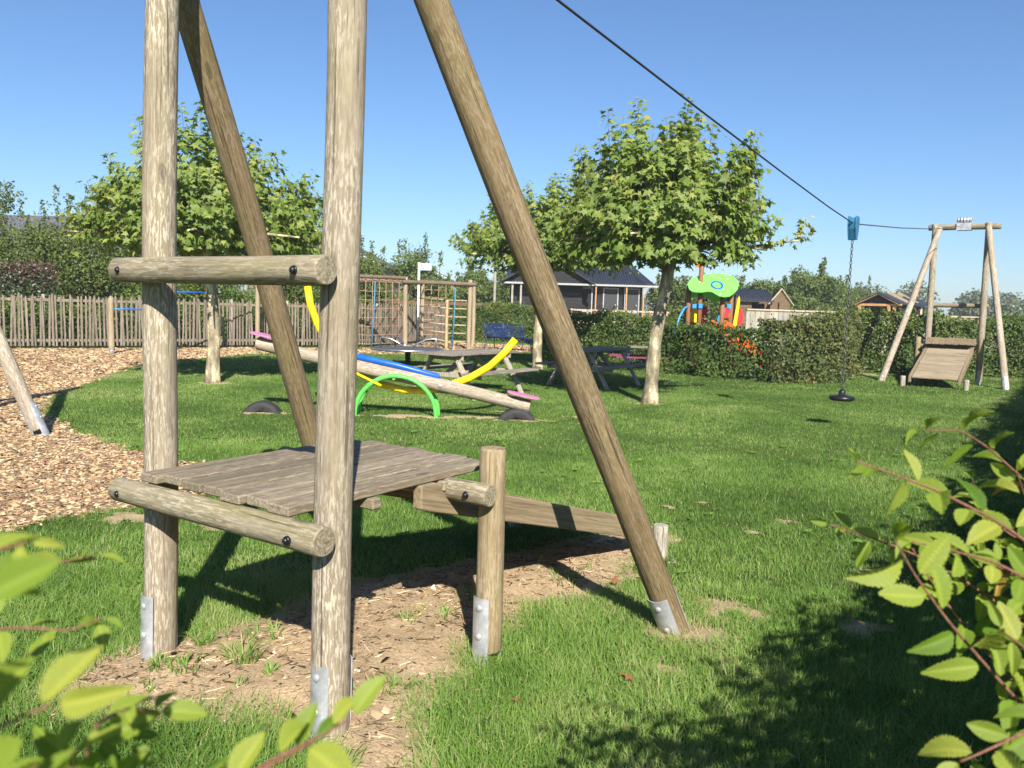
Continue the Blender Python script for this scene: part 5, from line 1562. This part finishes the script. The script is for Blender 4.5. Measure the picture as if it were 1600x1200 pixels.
b.build("round_panel", M_red, root); b = MB(); b.prism([(.10 * math.cos(t), .24 * math.sin(t)) for t in [2 * math.pi * k / 16 for k in range(16)]], -.015, .015, Matrix.Translation((.86, .3, 1.48)) @ Matrix.Rotation(math.pi / 2, 4, 'X')); b.build("heart_panel", M_red, root)
b = MB(); b.tube([(-.62, .0, 1.72), (-.72, -.1, 1.68), (-.86, -.2, 1.45), (-.96, -.28, 1.15), (-1.05, -.34, .8)], .028, 8)
for xx, zz in ((-.46, 1.74), (-.30, 1.74), (.30, 1.66), (.46, 1.76)): b.box((xx, -.08, zz), (.10, .05, .11))
b.tube([(.2, -.1, 1.5), (.12, -.3, 1.1), (.02, -.45, .7)], .025, 8)
b.build("hand_rail", M_skyblue, root)
b = MB(); sl = [(.1, -.45, 1.2), (.3, -.65, 1.06), (.55, -.95, .78), (.8, -1.2, .52), (1.05, -1.4, .3), (1.3, -1.55, .2)]
dv = Vector((.55, .32, 0)).normalized()
for p, q in zip(sl, sl[1:]):
    p, q = Vector(p), Vector(q)
    for o0, o1, z0_, z1_ in ((-.25, .25, 0, 0), (-.25, -.22, 0, .2), (.22, .25, 0, .2)):
        b.add([p + dv * o0 + Vector((0, 0, z0_)), p + dv * o1 + Vector((0, 0, z1_)), q + dv * o1 + Vector((0, 0, z1_)), q + dv * o0 + Vector((0, 0, z0_)), p + dv * o0 + Vector((0, 0, z0_ - .03)), p + dv * o1 + Vector((0, 0, z1_ - .03)), q + dv * o1 + Vector((0, 0, z1_ - .03)), q + dv * o0 + Vector((0, 0, z0_ - .03))],
              [(0, 1, 2, 3), (7, 6, 5, 4), (0, 4, 5, 1), (2, 6, 7, 3), (1, 5, 6, 2), (0, 3, 7, 4)])
b.build("slide", M_orange, root)
b = MB(); b.lathe([(.075, -.1), (.075, .8)], 12); o = b.build("marker_post", M_brownpost); o.location = (4.5, 20.75, 0)
tag(o, "short brown post at the hedge edge beside the leaning tree trunk", "post")

# ------------------------------------------------------------------ signpost, pole
root = empty("signpost", (-3.85, 33.0, 0)); tag(root, "tall thin white signpost with small pale blue flag sign beside the climbing frame", "signpost")
b = MB(); b.tube([(0, 0, -.1), (0, 0, 3.22)], .045, 10); b.build("pole", M_white, root)
b = MB(); b.box((.27, -.02, 3.05), (.46, .03, .27)); pl_ = b.build("sign_plate", M_sign, root)
b = MB(); b.box((.12, -.038, 3.1), (.12, .004, .025)); b.box((.14, -.038, 2.99), (.16, .004, .025)); b.build("text_lines", M_signtext, pl_)
o = log("wooden_pole", (-1.0, 40, -.1), (-.97, 40, 3.75), .07, .065, M_grey, None, 12)
tag(o, "tall bare wooden pole between the climbing frame and the black house", "pole")

# ------------------------------------------------------------------ fallen leaves
LF = scatter(PLV * np.array([1, 1, 1.6]), PLF, frames(np.array([[.3, 1, 0.1]]), np.array([[.1, -.2, 1.]])), np.zeros((1, 3)), np.array([.07]))
M_dead = leafm("dead_leaf", [(0, lin(112, 72, 46)), (1, lin(150, 104, 68))], .15, (1, 1, .8), .04)
f0 = None
for i, (x, y, lab) in enumerate([(.62, 4.55, "curled orange brown dead leaf on the mulch beside the brace shadow"), (.55, 3.33, "curled dead leaf in the grass between short post and brace foot"), (.05, 3.12, "brown dead leaf on the grass just past the short post foot")]):
    if f0 is None: f = f0 = np_obj("fallen_leaf", LF[0], LF[1], M_dead, None, {"tint": np.full(len(PLV), .5)})
    else: f = f0.copy(); col.objects.link(f)
    f.location = (x, y, float(Hg(x, y)) + (.07 if sdf(SOIL, np.array([x]), np.array([y]))[0] < 0 else .05)); f.rotation_euler = (.3, -.2, 1.7 * i)
    tag(f, lab, "leaf", "dead leaves on the ground")


# ------------------------------------------------------------------ air
b = MB(); b.box((60, 120, 6.5), (420, 330, 15.2))
M_haze = bpy.data.materials.new("haze"); M_haze.use_nodes = True
nt = M_haze.node_tree; nt.nodes.remove(nt.nodes["Principled BSDF"])
pv = N(nt, "ShaderNodeVolumePrincipled"); pv.inputs["Color"].default_value = (.86, .92, 1.0, 1); pv.inputs["Density"].default_value = .0007
nt.links.new(pv.outputs[0], nt.nodes["Material Output"].inputs["Volume"])
tag(b.build("haze", M_haze), kind="stuff")
